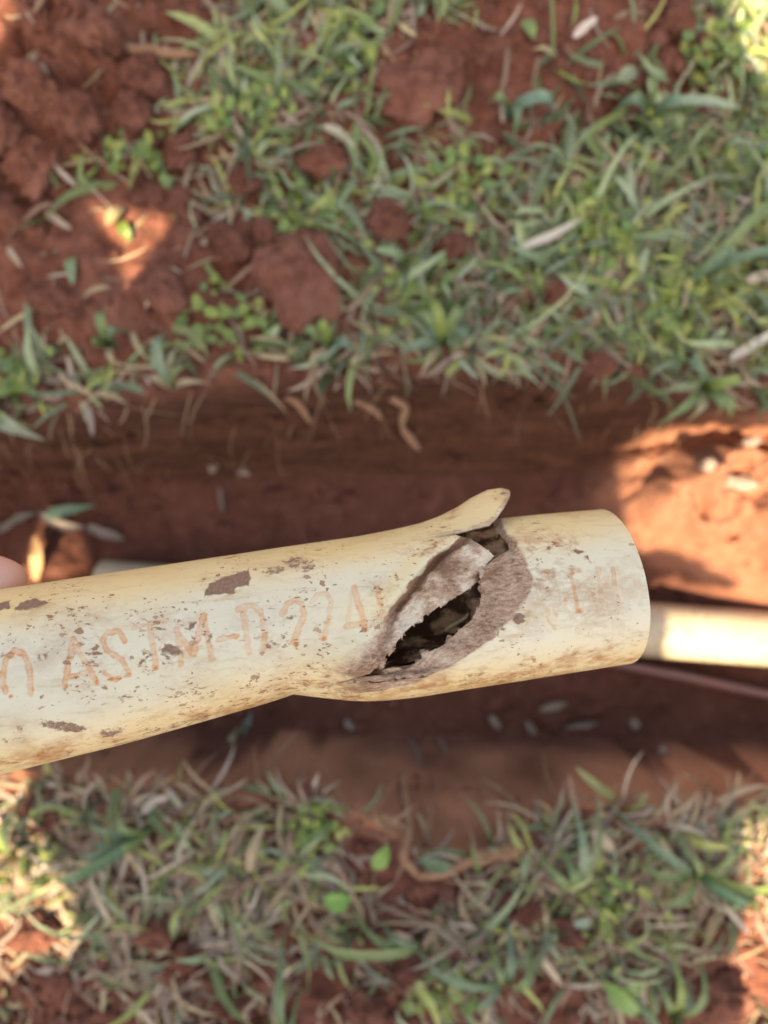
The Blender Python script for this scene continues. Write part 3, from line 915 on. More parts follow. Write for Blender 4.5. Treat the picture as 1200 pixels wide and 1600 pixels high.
# ------------------------------------------------------------------ grass and small plants
COVER = np.array([
    [0, 0, 1, 7, 8, 8, 6, 3, 1, 1, 2, 7],
    [0, 0, 2, 8, 9, 6, 2, 2, 4, 3, 4, 8],
    [1, 2, 4, 8, 8, 7, 5, 5, 7, 7, 7, 8],
    [0, 1, 2, 5, 7, 7, 6, 7, 8, 8, 8, 9],
    [1, 0, 1, 3, 2, 6, 9, 9, 9, 9, 9, 9],
    [4, 4, 6, 5, 6, 9, 9, 8, 8, 8, 9, 9],
    [4, 3, 2, 2, 2, 2, 2, 2, 2, 2, 4, 6],
    [0] * 12, [0] * 12, [0] * 12, [0] * 12, [0] * 12,
    [6, 5, 4, 4, 4, 3, 1, 2, 4, 5, 5, 5],
    [8, 7, 8, 8, 8, 6, 3, 4, 8, 8, 8, 6],
    [4, 6, 6, 7, 6, 5, 4, 6, 6, 5, 5, 3],
    [3, 3, 4, 4, 3, 2, 2, 5, 3, 4, 4, 2]], float) / 9
def cover(px, py):
    u = np.clip(px / 100 - .5, 0, 10.999); v = np.clip(py / 100 - .5, 0, 14.999)
    i, j = u.astype(int), v.astype(int)
    fu, fv = u - i, v - j
    c = COVER
    return (c[j, i] * (1 - fu) + c[j, i + 1] * fu) * (1 - fv) + (c[j + 1, i] * (1 - fu) + c[j + 1, i + 1] * fu) * fv

GREENS = np.array([(.075, .115, .04), (.14, .195, .065), (.16, .225, .125), (.24, .30, .175), (.30, .345, .10), (.26, .30, .12), (.23, .295, .21)])
DRYS = np.array([(.38, .28, .19), (.31, .21, .155), (.46, .38, .31), (.40, .33, .21), (.26, .165, .12), (.34, .27, .225)])

def blades(name, pos, az, length, width, pitch, curl, colr, mat, seg=5, vfold=0.25):
    """pos (n,3); each blade is a folded strip that rises, bends over and tapers"""
    n = len(pos)
    t = np.linspace(0, 1, seg + 1)
    wprof = np.interp(t, [0, .15, .5, .8, 1], [.6, 1, .95, .62, .06])
    ang = pitch[:, None] - curl[:, None] * t[None, :]             # elevation along the blade
    dl = length[:, None] / seg
    hx = np.cumsum(np.cos(ang) * dl, 1) - np.cos(ang) * dl
    hzv = np.cumsum(np.sin(ang) * dl, 1) - np.sin(ang) * dl
    sway = (rng.normal(0, .28, n))[:, None] * t[None, :] ** 2
    ca, sa = np.cos(az[:, None] + sway), np.sin(az[:, None] + sway)
    cx = pos[:, None, 0] + hx * ca; cy = pos[:, None, 1] + hx * sa; cz = pos[:, None, 2] + hzv
    roll = rng.uniform(-.7, .7, n)[:, None]
    wv = width[:, None] * wprof[None, :] / 2
    sx, sy, sz = -sa * np.cos(roll), ca * np.cos(roll), np.sin(roll) * np.ones_like(ca)
    c = np.stack([cx, cy, cz], -1)
    sv = np.stack([sx, sy, sz], -1)
    l = c + sv * wv[..., None]; r = c - sv * wv[..., None]
    mid = c.copy(); mid[..., 2] -= wv * vfold
    V = np.stack([l, mid, r], 2)                                   # n, seg+1, 3, 3
    base = (np.arange(n) * (seg + 1) * 3)[:, None, None]
    k = (np.arange(seg) * 3)[None, :, None] + np.array([0, 1])[None, None, :]
    i0 = (base + k).ravel()
    F = np.stack([i0, i0 + 1, i0 + 4, i0 + 3], 1)
    me = mesh_np(name, V.reshape(-1, 3), F)
    tone = np.interp(t, [0, .2, 1], [.9, 1, 1.0])
    cc = colr[:, None, None, :] * tone[None, :, None, None] * np.ones((1, 1, 3, 1))
    cc = np.concatenate([cc, np.ones(cc.shape[:-1] + (1,))], -1)
    put_col(me, 'Col', cc.reshape(-1, 4))
    return me

def scatter(n, wfun, xr=(-0.56, 0.56), yr=(-0.70, 0.66)):
    out = []
    tot = 0
    while tot < n:
        x = rng.uniform(*xr, 8000); y = rng.uniform(*yr, 8000)
        keep = rng.random(8000) < wfun(x, y)
        out.append(np.stack([x[keep], y[keep]], 1)); tot += keep.sum()
    return np.concatenate(out)[:n]

def dens_grass(x, y):
    px, py = x / (K * H) + 600, 800 - y / (K * H)
    c = cover(px, py)
    cl = sstep(-.45, .35, fbm(x * 26, y * 26, 0, 201, 3) + 0.9 * (c - .45))
    k = trench_k(x, y)
    ex = np.ones_like(x)
    for (a, b, rx_, ry_, hh_, l_) in CLODS:
        ex = np.minimum(ex, sstep(.7, 1.5, ((px - a) / (rx_ + 8)) ** 2 + ((py - b) / (ry_ + 8)) ** 2) + .06)
    return np.clip(c ** 1.5 * cl * (1 - sstep(.15, .55, k)) * ex, 0, 1)

NG = 9500
xy = scatter(NG, dens_grass)
z = hz(xy[:, 0], xy[:, 1])
pos = np.column_stack([xy, z - 0.002])
py_ = 800 - xy[:, 1] / (K * H)
low = py_ > 1150
dryp = np.where(low, .52, .28) + .25 * sstep(0.05, 0.0, np.abs(xy[:, 1] - TOP_EDGE(xy[:, 0])))
isdry = rng.random(NG) < dryp
az = rng.uniform(0, 2 * np.pi, NG)
Ln = rng.gamma(5, 0.0060, NG) + 0.009
Wd = np.clip(rng.gamma(5, .00105, NG), .0024, .0105)
gi = np.where(rng.random(NG) < .5, rng.integers(0, 7, NG), np.clip((fbm(xy[:, 0] * 14, xy[:, 1] * 14, 0, 205, 2) * 4 + 3).astype(int), 0, 6))
colr = GREENS[gi] * rng.uniform(.55, 1.55, (NG, 1))
colr[isdry] = DRYS[rng.integers(0, 6, isdry.sum())] * rng.uniform(.6, 1.3, (isdry.sum(), 1))
Ln[isdry] *= 0.85; Wd[isdry] *= 0.75
pitch = rng.uniform(.1, 1.1, NG); pitch[isdry] *= .4
curl = pitch * rng.uniform(.5, 1.7, NG)
me = blades('grass', pos, az, Ln, Wd, pitch, curl, colr, M_GRASS)
g = tag(obj('grass', me, M_GRASS), 'short green and straw coloured grass on both sides of the trench', 'grass', kind='stuff')

# the lawn goes on outside the picture
NO = 16000
xo = rng.uniform(-2.2, 2.2, NO); yo = rng.uniform(-2.4, 2.2, NO)
kp = ((np.abs(xo) > .54) | (yo > .64) | (yo < -.68)) & (trench_k(xo, yo) < .2) & (fbm(xo * 5, yo * 5, 0, 221, 3) > -.25)
xo, yo = xo[kp], yo[kp]
no = len(xo)
co = GREENS[rng.integers(0, 7, no)] * rng.uniform(.55, 1.4, (no, 1))
dk = rng.random(no) < .4
co[dk] = DRYS[rng.integers(0, 6, dk.sum())]
po = rng.uniform(.2, 1.1, no)
me = blades('grass', np.column_stack([xo, yo, hz(xo, yo) - .002]), rng.uniform(0, 6.28, no), rng.gamma(5, .009, no) + .012, rng.uniform(.004, .010, no), po, po * rng.uniform(.5, 1.6, no), co, M_GRASS, 4)
tag(obj('grass', me, M_GRASS), 'patchy grass growing farther out round the trench', 'grass', kind='stuff')

# thatch of dead stems lying between the blades
ND = 6400
xy = scatter(ND, lambda x, y: np.clip(dens_grass(x, y) * np.where(800 - y / (K * H) > 1150, 1, .25) + .02 * (1 - trench_k(x, y)), 0, 1))
pos = np.column_stack([xy, hz(xy[:, 0], xy[:, 1]) + rng.uniform(.0005, .006, ND)])
me = blades('dead_leaves', pos, rng.uniform(0, 6.28, ND), rng.uniform(.012, .055, ND), rng.uniform(.0014, .0060, ND), rng.uniform(-.1, .3, ND), rng.uniform(-.2, .8, ND), DRYS[rng.integers(0, 6, ND)] * rng.uniform(.6, 1.15, (ND, 1)), M_DRY, 4, .1)
tag(obj('dead_leaves', me, M_DRY), 'dead stems and dry leaf litter lying among the grass', 'litter', kind='stuff')

# low round-leaved weeds
def leaf_discs(name, P, rad, tilt, az, colr, seg=8):
    n = len(P)
    th = np.linspace(0, 2 * np.pi, seg, endpoint=False)
    x = np.cos(th)[None, :] * rad[:, None] * 1.25; y = np.sin(th)[None, :] * rad[:, None] * .85
    zc = 0.22 * rad[:, None] * (np.cos(th * 2)[None, :])
    zz = zc * np.cos(tilt[:, None]) + x * np.sin(tilt[:, None]); xx = x * np.cos(tilt[:, None]) - zc * np.sin(tilt[:, None])
    X = xx * np.cos(az[:, None]) - y * np.sin(az[:, None]); Y = xx * np.sin(az[:, None]) + y * np.cos(az[:, None])
    V = np.stack([X, Y, zz], -1) + P[:, None]
    V = np.concatenate([V, P[:, None] - np.array([0, 0, .0006])], 1)
    b = np.arange(n)[:, None] * (seg + 1)
    i = np.arange(seg)[None, :]
    F = np.stack([(b + i).ravel(), (b + (i + 1) % seg).ravel(), (b + seg + 0 * i).ravel()], 1)
    me = mesh_np(name, V.reshape(-1, 3), F)
    cc = np.repeat(colr[:, None, :], seg + 1, 1)
    put_col(me, 'Col', np.concatenate([cc, np.ones(cc.shape[:-1] + (1,))], -1).reshape(-1, 4))
    return me
WEEDS = [(930, 370, 70, 130), (1050, 490, 60, 90), (720, 300, 60, 70), (480, 330, 60, 60), (400, 180, 60, 70), (545, 70, 50, 40), (950, 1400, 60, 60), (495, 1290, 40, 50), (1120, 90, 60, 60), (215, 245, 50, 30), (700, 1540, 50, 40), (360, 510, 60, 40), (25, 590, 40, 40), (1150, 250, 60, 60), (640, 470, 60, 40)]
xs = []
for (a, b, r, n) in WEEDS:
    m_ = rng.normal(0, 1, (n, 2)) * r * .55
    xs.append(np.column_stack([gx(a + m_[:, 0]), gy(b + m_[:, 1])]))
xy = np.concatenate(xs)
xy = xy[trench_k(xy[:, 0], xy[:, 1]) < .3]
NW = len(xy)
P = np.column_stack([xy, hz(xy[:, 0], xy[:, 1]) + rng.uniform(.004, .022, NW)])
wc = np.array([(.20, .27, .05), (.16, .25, .06), (.26, .29, .08), (.11, .20, .06)])[rng.integers(0, 4, NW)] * rng.uniform(.75, 1.2, (NW, 1))
me = leaf_discs('weeds', P, rng.uniform(.0028, .0062, NW), rng.uniform(-.6, .6, NW), rng.uniform(0, 6.28, NW), wc)
tag(obj('weeds', me, M_GRASS), 'small round leaved yellow green weeds mixed into the grass', 'weeds', kind='stuff')

# ------------------------------------------------------------------ soil crumbs and clods
def ico(level):
    bm = bmesh.new()
    bmesh.ops.create_icosphere(bm, subdivisions=level, radius=1)
    V = np.array([v.co[:] for v in bm.verts]); F = np.array([[v.index for v in f.verts] for f in bm.faces])
    bm.free()
    return V, F
IV, IF = ico(2)
NC = 3000
def dens_crumb(x, y):
    px, py = x / (K * H) + 600, 800 - y / (K * H)
    k = trench_k(x, y)
    return np.clip((1 - cover(px, py)) * .55 * (1 - k) + .045 * k * sstep(.1, .0, x) * sstep(-.25, .3, fbm(x * 12, y * 12, 0, 301, 3)), 0, 1) * sstep(-.5, .3, fbm(x * 18, y * 18, 0, 303, 3))
xy = scatter(NC, dens_crumb, (-.5, .5), (-.6, .6))
rr = np.minimum(rng.gamma(1.6, .0016, NC) + .0010, .010)
rr *= np.where(xy[:, 1] < -.25, 1.15, 1)
sc = rng.uniform(.7, 1.25, (NC, 3))
nz = 1 + 0.28 * noise3(IV[None, :, 0] * 1.7 + np.arange(NC)[:, None] * 3.1, IV[None, :, 1] * 1.7, IV[None, :, 2] * 1.7, 311)
V = IV[None] * (nz * rr[:, None])[..., None] * sc[:, None, :]
V[..., 2] *= .8
V += np.column_stack([xy, hz(xy[:, 0], xy[:, 1]) + rr * .25])[:, None]
F = (IF[None] + (np.arange(NC) * len(IV))[:, None, None]).reshape(-1, 3)
tag(obj('soil_crumbs', mesh_np('soil_crumbs', V, F, False), M_CLOD), 'loose crumbs of red soil scattered over the bare ground', 'soil', kind='stuff')

CV, CF = ico(5)
def clod(px, py, rx, ry, hh, label, seed, group='clods of red soil', sink=.3, rot=0.0, name='soil_clod', mat=None, cat='clod', amp=.34, lift=0.0):
    p = gpt(px, py)
    s = K * (H - p[2])
    a, b, c = rx * s, ry * s, hh
    d = 1 + amp * fbm(CV[:, 0] * 1.5 + seed, CV[:, 1] * 1.5, CV[:, 2] * 1.5, seed, 4, .55) + .05 * fbm(CV[:, 0] * 9, CV[:, 1] * 9 + seed, CV[:, 2] * 9, seed + 3, 2)
    V = CV * d[:, None] * np.array([a, b, c])
    cr, sr = math.cos(rot), math.sin(rot)
    V = np.column_stack([V[:, 0] * cr - V[:, 1] * sr, V[:, 0] * sr + V[:, 1] * cr, V[:, 2]])
    o = obj(name, mesh_np(name, V, CF), mat or M_CLOD)
    o.location = (float(p[0]), float(p[1]), float(p[2] + c * (1 - sink) * .6 + lift))
    tag(o, label, cat, group)
    return o
for i, (a, b, rx, ry, hh, lab) in enumerate(CLODS):
    clod(a, b, rx, ry, hh * 1.25, lab, 400 + i * 7, rot=random.uniform(-.6, .6))
o = clod(1103, 727, 13, 11, .008, 'pale pebble in the sunlit slumped soil at the right', 590, 'pale pebbles', .3, 0, 'pebble', M_PEBBLE, 'pebble', .2, .004)
o = clod(1170, 690, 15, 8, .006, 'flat pale pebble near the top of the sunlit slumped soil', 591, 'pale pebbles', .3, .3, 'pebble', M_PEBBLE, 'pebble', .2, .004)
o = clod(1155, 755, 34, 10, .006, 'long pale stone lying on the sunlit slumped soil', 592, 'pale pebbles', .3, -.1, 'pebble', M_PEBBLE, 'pebble', .2, .003)
for i, (a, b, r_p, lab) in enumerate(((380, 737, 9, 'whitish pebble on the trench slope above the cream pipe'), (335, 730, 9, 'grey pebble on the trench slope left of the whitish one'), (991, 1130, 10, 'pale pebble on the trench floor below the pink cable'), (1035, 1172, 9, 'small pale pebble at the foot of the near trench wall'), (626, 1402, 9, 'white chip of stone below the eroded notch'))):
    clod(a, b, r_p * .85, r_p * .6, .005, lab, 600 + i, 'pale pebbles', .6, .5 * i, 'pebble', M_PEBBLE, 'pebble', .45)

# ------------------------------------------------------------------ straws, roots and single plants
def strip_mesh(pts, wid, fold=.2, colr=(.1, .16, .05), seg=14, wprof=None, roll=0.0):
    path = smooth_path(pts, seg)
    n = len(path)
    t = np.linspace(0, 1, n)
    wp = np.interp(t, *zip(*(wprof or [(0, .5), (.15, 1), (.6, .9), (1, .05)]))) * wid / 2
    tg = np.gradient(path, axis=0); tg /= np.linalg.norm(tg, axis=1, keepdims=True)
    sd = np.cross(tg, np.array([0, 0, 1.0])); sd /= np.linalg.norm(sd, axis=1, keepdims=True) + 1e-9
    up = np.cross(sd, tg)
    rr_ = roll * np.ones(n)
    sdr = sd * np.cos(rr_)[:, None] + up * np.sin(rr_)[:, None]
    V = []
    th = 0.00035
    rows = []
    for k2, f in enumerate((-1, -.5, 0, .5, 1)):
        rows.append(path + sdr * (wp * f)[:, None] + np.array([0, 0, 1.0]) * (np.abs(f) * fold * wp)[:, None])
    V = np.stack(rows, 1)
    F = grid_faces(n, 5)
    V = np.concatenate([V.reshape(-1, 3), (V - np.array([0, 0, th])).reshape(-1, 3)])
    F = np.concatenate([F, F[:, ::-1] + n * 5])
    me_c = np.tile(np.array([*colr, 1.0]), (len(V), 1))
    return V, F, me_c

def strip_obj(name, px_pts, wid, colr, mat, parent=None, lifts=None, fold=.2, wprof=None, roll=0.0, loc=None, abs_pts=None):
    if abs_pts is None:
        pts = []
        for i, q_ in enumerate(px_pts):
            pts.append(gpt(q_[0], q_[1], q_[2] if len(q_) > 2 else .006))
    else:
        pts = abs_pts
    o0 = np.array(pts[0]) if loc is None else np.array(loc)
    V, F, c = strip_mesh(pts, wid, fold, colr, 14, wprof, roll)
    me = mesh_np(name, V - o0, F)
    put_col(me, 'Col', c)
    o = obj(name, me, mat, parent)
    if parent is None:
        o.location = Vector([float(v) for v in o0])
    return o
FLAT = [(0, .25), (.12, .8), (.35, 1), (.6, .8), (.85, .7), (1, .15)]
STRAWS = [
    ([(890, 74, .014), (907, 60, .016), (925, 46, .016)], .0085, (.52, .44, .40), 'pale straw piece lying on the bare soil patch at the top right'),
    ([(800, 402, .020), (850, 383, .021), (900, 355, .020)], .0085, (.50, .46, .40), 'long pale grey straw lying on the lawn above the trench'),
    ([(1125, 568, .020), (1160, 546, .022), (1196, 525, .02)], .0090, (.52, .49, .46), 'pale straw stub in the grass above the overhanging tuft'),
    ([(1150, 450, .02), (1175, 442, .02), (1200, 440, .02)], .0085, (.46, .38, .33), 'pale dry leaf scrap at the right edge among upper grass'),
    ([(508, 212, .016), (535, 226, .018), (562, 255, .016)], .0085, (.38, .36, .27), 'curved pale leaf beside the long tilted clod'),
    ([(80, 338, .01), (95, 350, .012), (118, 365, .010)], .0075, (.36, .27, .22), 'dry pinkish straw piece on the bare soil left of the sunlit triangle'),
    ([(20, 392, .01), (32, 408, .012), (42, 424, .010)], .0065, (.34, .27, .22), 'short dry stalk on bare soil near the left edge'),
    ([(82, 120, .02), (88, 140, .02), (90, 160, .02)], .0060, (.30, .26, .23), 'short grey stalk standing on the soil heap at the upper left'),
    ([(150, 1358, .016), (168, 1395, .018), (180, 1428, .014)], .0058, (.42, .36, .27), 'bent pale straw in the lower left grass'),
    ([(520, 1328, .014), (546, 1372, .016), (572, 1428, .012)], .0046, (.36, .24, .18), 'slender brown straw slanting through the lower middle grass'),
    ([(838, 1478, .014), (856, 1502, .016), (875, 1528, .012)], .0065, (.50, .40, .30), 'pale straw lying on soil in the lower right grass'),
    ([(1115, 1394, .018), (1136, 1420, .018), (1160, 1446, .014)], .0062, (.44, .36, .30), 'grey straw near the right edge of the lower lawn'),
    ([(918, 1284, .02), (932, 1298, .02), (948, 1312, .02)], .0120, (.46, .36, .28), 'broad pale dry leaf at the near trench edge on the right'),
    ([(395, 1345, .02), (402, 1310, .022), (415, 1280, .014)], .0100, (.40, .30, .20), 'tan dry leaf at the near trench edge below the pipe'),
    ([(232, 1260, .016), (248, 1242, .016), (272, 1236, .012)], .0085, (.42, .36, .30), 'whitish dry leaf at the near trench edge on the left'),
]
for i, (pts, w_, c_, lab) in enumerate(STRAWS):
    o = strip_obj('straw', pts, w_, c_, M_DRY, wprof=FLAT, fold=.35, roll=random.uniform(-.3, .3))
    tag(o, lab, 'straw', 'dry straws and leaf scraps')

# leaf litter on the trench floor
LITTER = [
    ([(880, 1135), (905, 1128), (935, 1128)], .014, (.25, .20, .17), 'broad grey dead leaf on the trench floor below the pipe end'),
    ([(765, 1115), (772, 1125), (782, 1138)], .010, (.34, .27, .23), 'pale leaf scrap on the trench floor under the split'),
    ([(820, 1125), (828, 1135), (835, 1148)], .010, (.32, .26, .22), 'second pale leaf scrap right of the one under the split'),
    ([(842, 1108), (862, 1100), (885, 1098)], .010, (.30, .23, .18), 'curled tan leaf scrap above the broad grey dead leaf'),
    ([(640, 1150), (652, 1172), (658, 1200)], .008, (.24, .19, .16), 'dull grey straw hanging down the near trench wall'),
    ([(685, 1148), (692, 1162), (702, 1178)], .006, (.24, .18, .15), 'thin grey straw on the near trench wall'),
    ([(540, 1122), (548, 1130), (556, 1136)], .010, (.33, .27, .25), 'small pale flake on the trench floor below the pipe'),
    ([(345, 760), (348, 785), (350, 800)], .008, (.24, .18, .16), 'dim grey flake on the trench floor above the lettering'),
    ([(140, 822), (160, 830), (196, 842)], .014, (.30, .25, .23), 'grey leaf pieces at the left end of the trench'),
    ([(62, 800), (95, 818), (140, 826)], .012, (.24, .20, .18), 'withered grey leaf near the left edge inside the trench'),
    ([(0, 832), (30, 812), (60, 800)], .012, (.20, .17, .15), 'grey withered stem at the left edge inside the trench'),
    ([(380, 1145), (388, 1130), (394, 1112)], .010, (.22, .28, .25), 'blue grey leaf hanging below the pipe'),
    ([(352, 1165), (366, 1148), (384, 1124)], .009, (.30, .26, .17), 'olive dry leaf beside the blue grey leaf below the pipe'),
]
for i, (pts, w_, c_, lab) in enumerate(LITTER):
    c_ = tuple(v * .72 for v in c_)
    pts = [(a, b, .004 + .004 * (j == 1)) for j, (a, b) in enumerate(pts)]
    o = strip_obj('dead_leaf', pts, w_, c_, M_DRY, wprof=[(0, .15), (random.uniform(.12, .3), random.uniform(.6, 1)), (.45, random.uniform(.55, .95)), (.65, random.uniform(.6, 1)), (.85, random.uniform(.3, .7)), (1, .08)], fold=random.uniform(.3, 1.1), roll=random.uniform(-.5, .5))
    tag(o, lab, 'leaf', 'dead leaves in the trench')
o = strip_obj('green_leaf', [(80, 805, .012), (110, 798, .014), (155, 790, .01)], .013, (.10, .19, .12), M_GRASS)
tag(o, 'green blade lying over the grey leaves at the left end of the trench', 'leaf')

def root(pts, rad, lab, seed, mat=None):
    P = [gpt(a, b, l) for a, b, l in pts]
    o = tube_obj('root', P, rad, mat or M_ROOT, None, 8, 30, .35, seed)
    tag(o, lab, 'root', 'roots exposed by digging')
root([(612, 622, .004), (632, 640, .010), (628, 668, .012), (642, 688, .014), (654, 704, .012)], [.004, .0038, .0032, .0046, .0022], 'bent root sticking out of the far trench wall in the middle', 701)
root([(450, 622, .006), (466, 632, .010), (476, 644, .012), (486, 662, .010)], [.003, .0034, .0036, .002], 'short forked root in the far trench wall left of the middle', 702)
root([(556, 628, .006), (580, 640, .012), (596, 655, .008)], [.003, .004, .002], 'thin root in the far trench wall between two bent roots', 703)
root([(165, 85, .012), (215, 92, .014), (268, 100, .016), (312, 96, .010)], [.003, .0042, .0048, .003], 'brown root lying across the soil heap at the upper left', 704)
root([(628, 1208, .004), (634, 1250, .010), (636, 1290, .012), (630, 1330, .010), (650, 1358, .008)], [.003, .0045, .005, .0045, .004], 'upright root running down the eroded notch', 705)
root([(650, 1362, .008), (690, 1352, .012), (738, 1332, .014), (790, 1322, .012), (812, 1330, .004)], [.0035, .0045, .0065, .0055, .003], 'thick tan root lying across the bottom of the eroded notch', 706)
root([(760, 1330, .008), (772, 1300, .016), (786, 1284, .018), (796, 1300, .012), (790, 1324, .006)], [.003, .0045, .005, .0045, .003], 'looped root rising above the thick tan root', 707)
root([(750, 1215, .003), (778, 1230, .006), (810, 1258, .006)], [.002, .0036, .002], 'faint reddish root on the near trench wall', 708)
root([(600, 1290, .006), (588, 1270, .010), (612, 1275, .012), (630, 1290, .008)], [.003, .004, .004, .003], 'pale root curl at the left rim of the eroded notch', 709)

NR = 170
rx_ = rng.uniform(-.42, .42, NR)
far_side = rng.random(NR) < .65
ry_ = np.where(far_side, TOP_EDGE(rx_) - rng.uniform(.000, .05, NR), BOT_EDGE(rx_) + rng.uniform(-.012, .006, NR))
pos = np.column_stack([rx_, ry_, hz(rx_, ry_) + .003])
azr = np.where(far_side, -1.57, 1.57) + rng.normal(0, .7, NR)
me = blades('fine_roots', pos, azr, rng.uniform(.015, .06, NR), rng.uniform(.0007, .0018, NR), rng.uniform(-.9, .3, NR), rng.uniform(-.2, 1.2, NR), np.array([(.22, .125, .08), (.30, .20, .135), (.14, .075, .05)])[rng.integers(0, 3, NR)], M_DRY, 7, .8)
tag(obj('fine_roots', me, M_DRY), 'hair thin brown roots hanging out of the cut trench walls', 'roots', kind='stuff')

# tufts: a clump of blades from one crown is one thing, each large blade its own part
def tuft(px, py, blades_, lab, name='grass_tuft', cat='grass tuft', group='grass tufts', lift=.004):
    b = gpt(px, py, lift)
    root_ = empty(name, b)
    tag(root_, lab, cat, group)
    for (tx, ty, dz, w_, c_) in blades_:
        e = at(tx, ty, H - (b[2] + dz * .35))
        m_ = (b + e) / 2
        m_[2] = b[2] + dz
        m2 = b * .25 + e * .75; m2[2] = b[2] + dz * .92
        strip_obj('blade', None, w_, c_, M_GRASS, root_, abs_pts=[b, b * .72 + m_ * .28 + np.array([0, 0, dz * .35]), m_, m2, e], loc=b, fold=.35, roll=random.uniform(-.25, .25))
    return root_
LG, BG, YG, DG, PT = (.16, .23, .09), (.12, .20, .12), (.22, .29, .08), (.09, .15, .05), (.36, .29, .19)
tuft(1085, 612, [(1024, 665, .035, .0085, LG), (1010, 618, .04, .008, (.17, .21, .11)), (1072, 660, .03, .010, (.24, .23, .13)), (1120, 650, .03, .009, LG), (1050, 560, .04, .0085, BG), (1150, 600, .04, .010, YG), (1140, 655, .03, .012, LG)], 'large green grass tuft hanging over the trench at the right')
tuft(1062, 452, [(1205, 305, .05, .0095, LG), (1130, 395, .05, .0075, BG)], 'tuft with one long pale green blade slanting to the upper right edge')
tuft(1090, 432, [(1205, 405, .045, .009, (.15, .24, .15)), (1150, 430, .03, .007, LG)], 'tuft with long bluish blades lying level at the right edge')
tuft(275, 610, [(262, 520, .05, .0085, (.20, .27, .19)), (308, 572, .04, .007, LG), (240, 590, .03, .006, PT), (330, 600, .03, .006, PT), (292, 540, .04, .006, (.25, .24, .15))], 'pale grass tuft at the far trench rim on the left')
tuft(185, 545, [(175, 485, .04, .009, LG), (205, 520, .04, .008, BG), (150, 545, .03, .008, DG), (190, 580, .03, .006, PT)], 'green tuft in bare soil above the far trench rim on the left')
tuft(-10, 645, [(70, 688, .03, .014, (.27, .30, .21)), (40, 610, .04, .011, YG), (50, 668, .03, .011, LG), (30, 560, .04, .009, BG)], 'broad pale blades reaching in from the left edge at the trench rim')
tuft(245, 1285, [(115, 1330, .04, .0095, BG), (80, 1368, .05, .009, (.10, .20, .09)), (200, 1300, .05, .008, LG), (140, 1312, .03, .009, BG), (190, 1240, .05, .007, LG), (135, 1270, .035, .008, (.11, .2, .12))], 'spreading bright green tuft on the lower left lawn')
tuft(890, 1360, [(888, 1235, .06, .0085, (.19, .27, .17)), (930, 1240, .05, .0075, (.20, .24, .12)), (830, 1318, .05, .0085, LG), (870, 1310, .05, .009, (.15, .25, .10)), (850, 1340, .04, .008, BG), (925, 1320, .03, .007, DG)], 'upright green tuft at the near trench rim right of the notch')
tuft(1075, 1350, [(950, 1253, .05, .0085, BG), (1010, 1400, .04, .008, LG), (1130, 1270, .05, .008, LG), (1045, 1290, .05, .007, (.2, .26, .1)), (1170, 1400, .04, .009, (.12, .24, .12)), (985, 1345, .03, .009, LG), (1210, 1370, .04, .009, YG)], 'wide green tuft on the lower right lawn near the trench')
tuft(780, 1510, [(680, 1490, .04, .010, (.10, .21, .10)), (830, 1470, .05, .009, LG), (790, 1420, .05, .008, BG), (730, 1560, .03, .010, BG), (640, 1470, .05, .009, (.12, .21, .12)), (760, 1450, .05, .007, LG)], 'dense green tuft at the bottom middle right')
tuft(450, 1590, [(445, 1450, .05, .0075, (.12, .21, .09)), (470, 1540, .05, .006, LG), (430, 1520, .04, .006, PT)], 'tall straight green stem near the bottom edge left of centre')
tuft(660, 1460, [(560, 1440, .03, .010, LG), (470, 1452, .04, .010, (.19, .25, .09)), (590, 1430, .03, .007, BG)], 'long yellow green blade lying level on the lower middle lawn')
tuft(1035, 1560, [(1040, 1465, .045, .008, YG), (1090, 1480, .05, .008, LG), (1010, 1500, .04, .007, LG), (1075, 1530, .03, .008, BG), (1060, 1590, .03, .008, DG)], 'yellow green tuft standing in soil at the bottom right')
tuft(690, 540, [(640, 490, .045, .009, LG), (665, 470, .05, .009, YG), (720, 480, .05, .009, LG), (740, 530, .04, .008, BG), (620, 555, .03, .009, (.17, .24, .16)), (655, 590, .02, .006, PT)], 'bright green tuft at the far trench rim above the flap')
tuft(520, 545, [(470, 520, .04, .009, LG), (500, 505, .05, .009, YG), (555, 550, .04, .011, (.17, .25, .18)), (480, 575, .02, .006, PT)], 'green tuft at the far trench rim below the flat slab')
tuft(790, 190, [(870, 180, .04, .012, (.15, .25, .18)), (800, 230, .05, .008, BG), (760, 165, .03, .008, LG)], 'broad bluish leaf tuft beside the bare soil patch')
tuft(1000, 200, [(955, 178, .04, .012, BG), (1050, 195, .05, .010, (.14, .24, .16)), (990, 150, .05, .009, LG), (1060, 230, .04, .009, LG)], 'bluish green tuft below the bare soil at the upper right')

def oval_leaf(px, py, L_, w_, azd, colr, lab, lift=.018):
    p = gpt(px, py, lift)
    dr = np.array([math.cos(R(azd)), math.sin(R(azd)), .15])
    pts = [p - dr * L_ / 2, p - dr * L_ * .2 + np.array([0, 0, .003]), p + dr * L_ * .2 + np.array([0, 0, .003]), p + dr * L_ / 2 - np.array([0, 0, .003])]
    o = strip_obj('broad_leaf', None, w_, colr, M_GRASS, abs_pts=pts, wprof=[(0, .08), (.15, .55), (.4, 1), (.7, .8), (.9, .4), (1, .05)], fold=.25)
    tag(o, lab, 'leaf', 'small broad leaves')
oval_leaf(595, 1326, .026, .015, 60, (.19, .34, .07), 'light green oval leaf at the left of the eroded notch')
oval_leaf(528, 1390, .026, .019, 10, (.16, .36, .07), 'bright green rounded leaf in the lower middle grass')
oval_leaf(962, 1540, .040, .016, -40, (.20, .34, .09), 'long bright green oval leaf at the bottom right')
oval_leaf(972, 1525, .030, .014, 25, (.19, .31, .09), 'upper one of a pair of oval leaves at the bottom right')
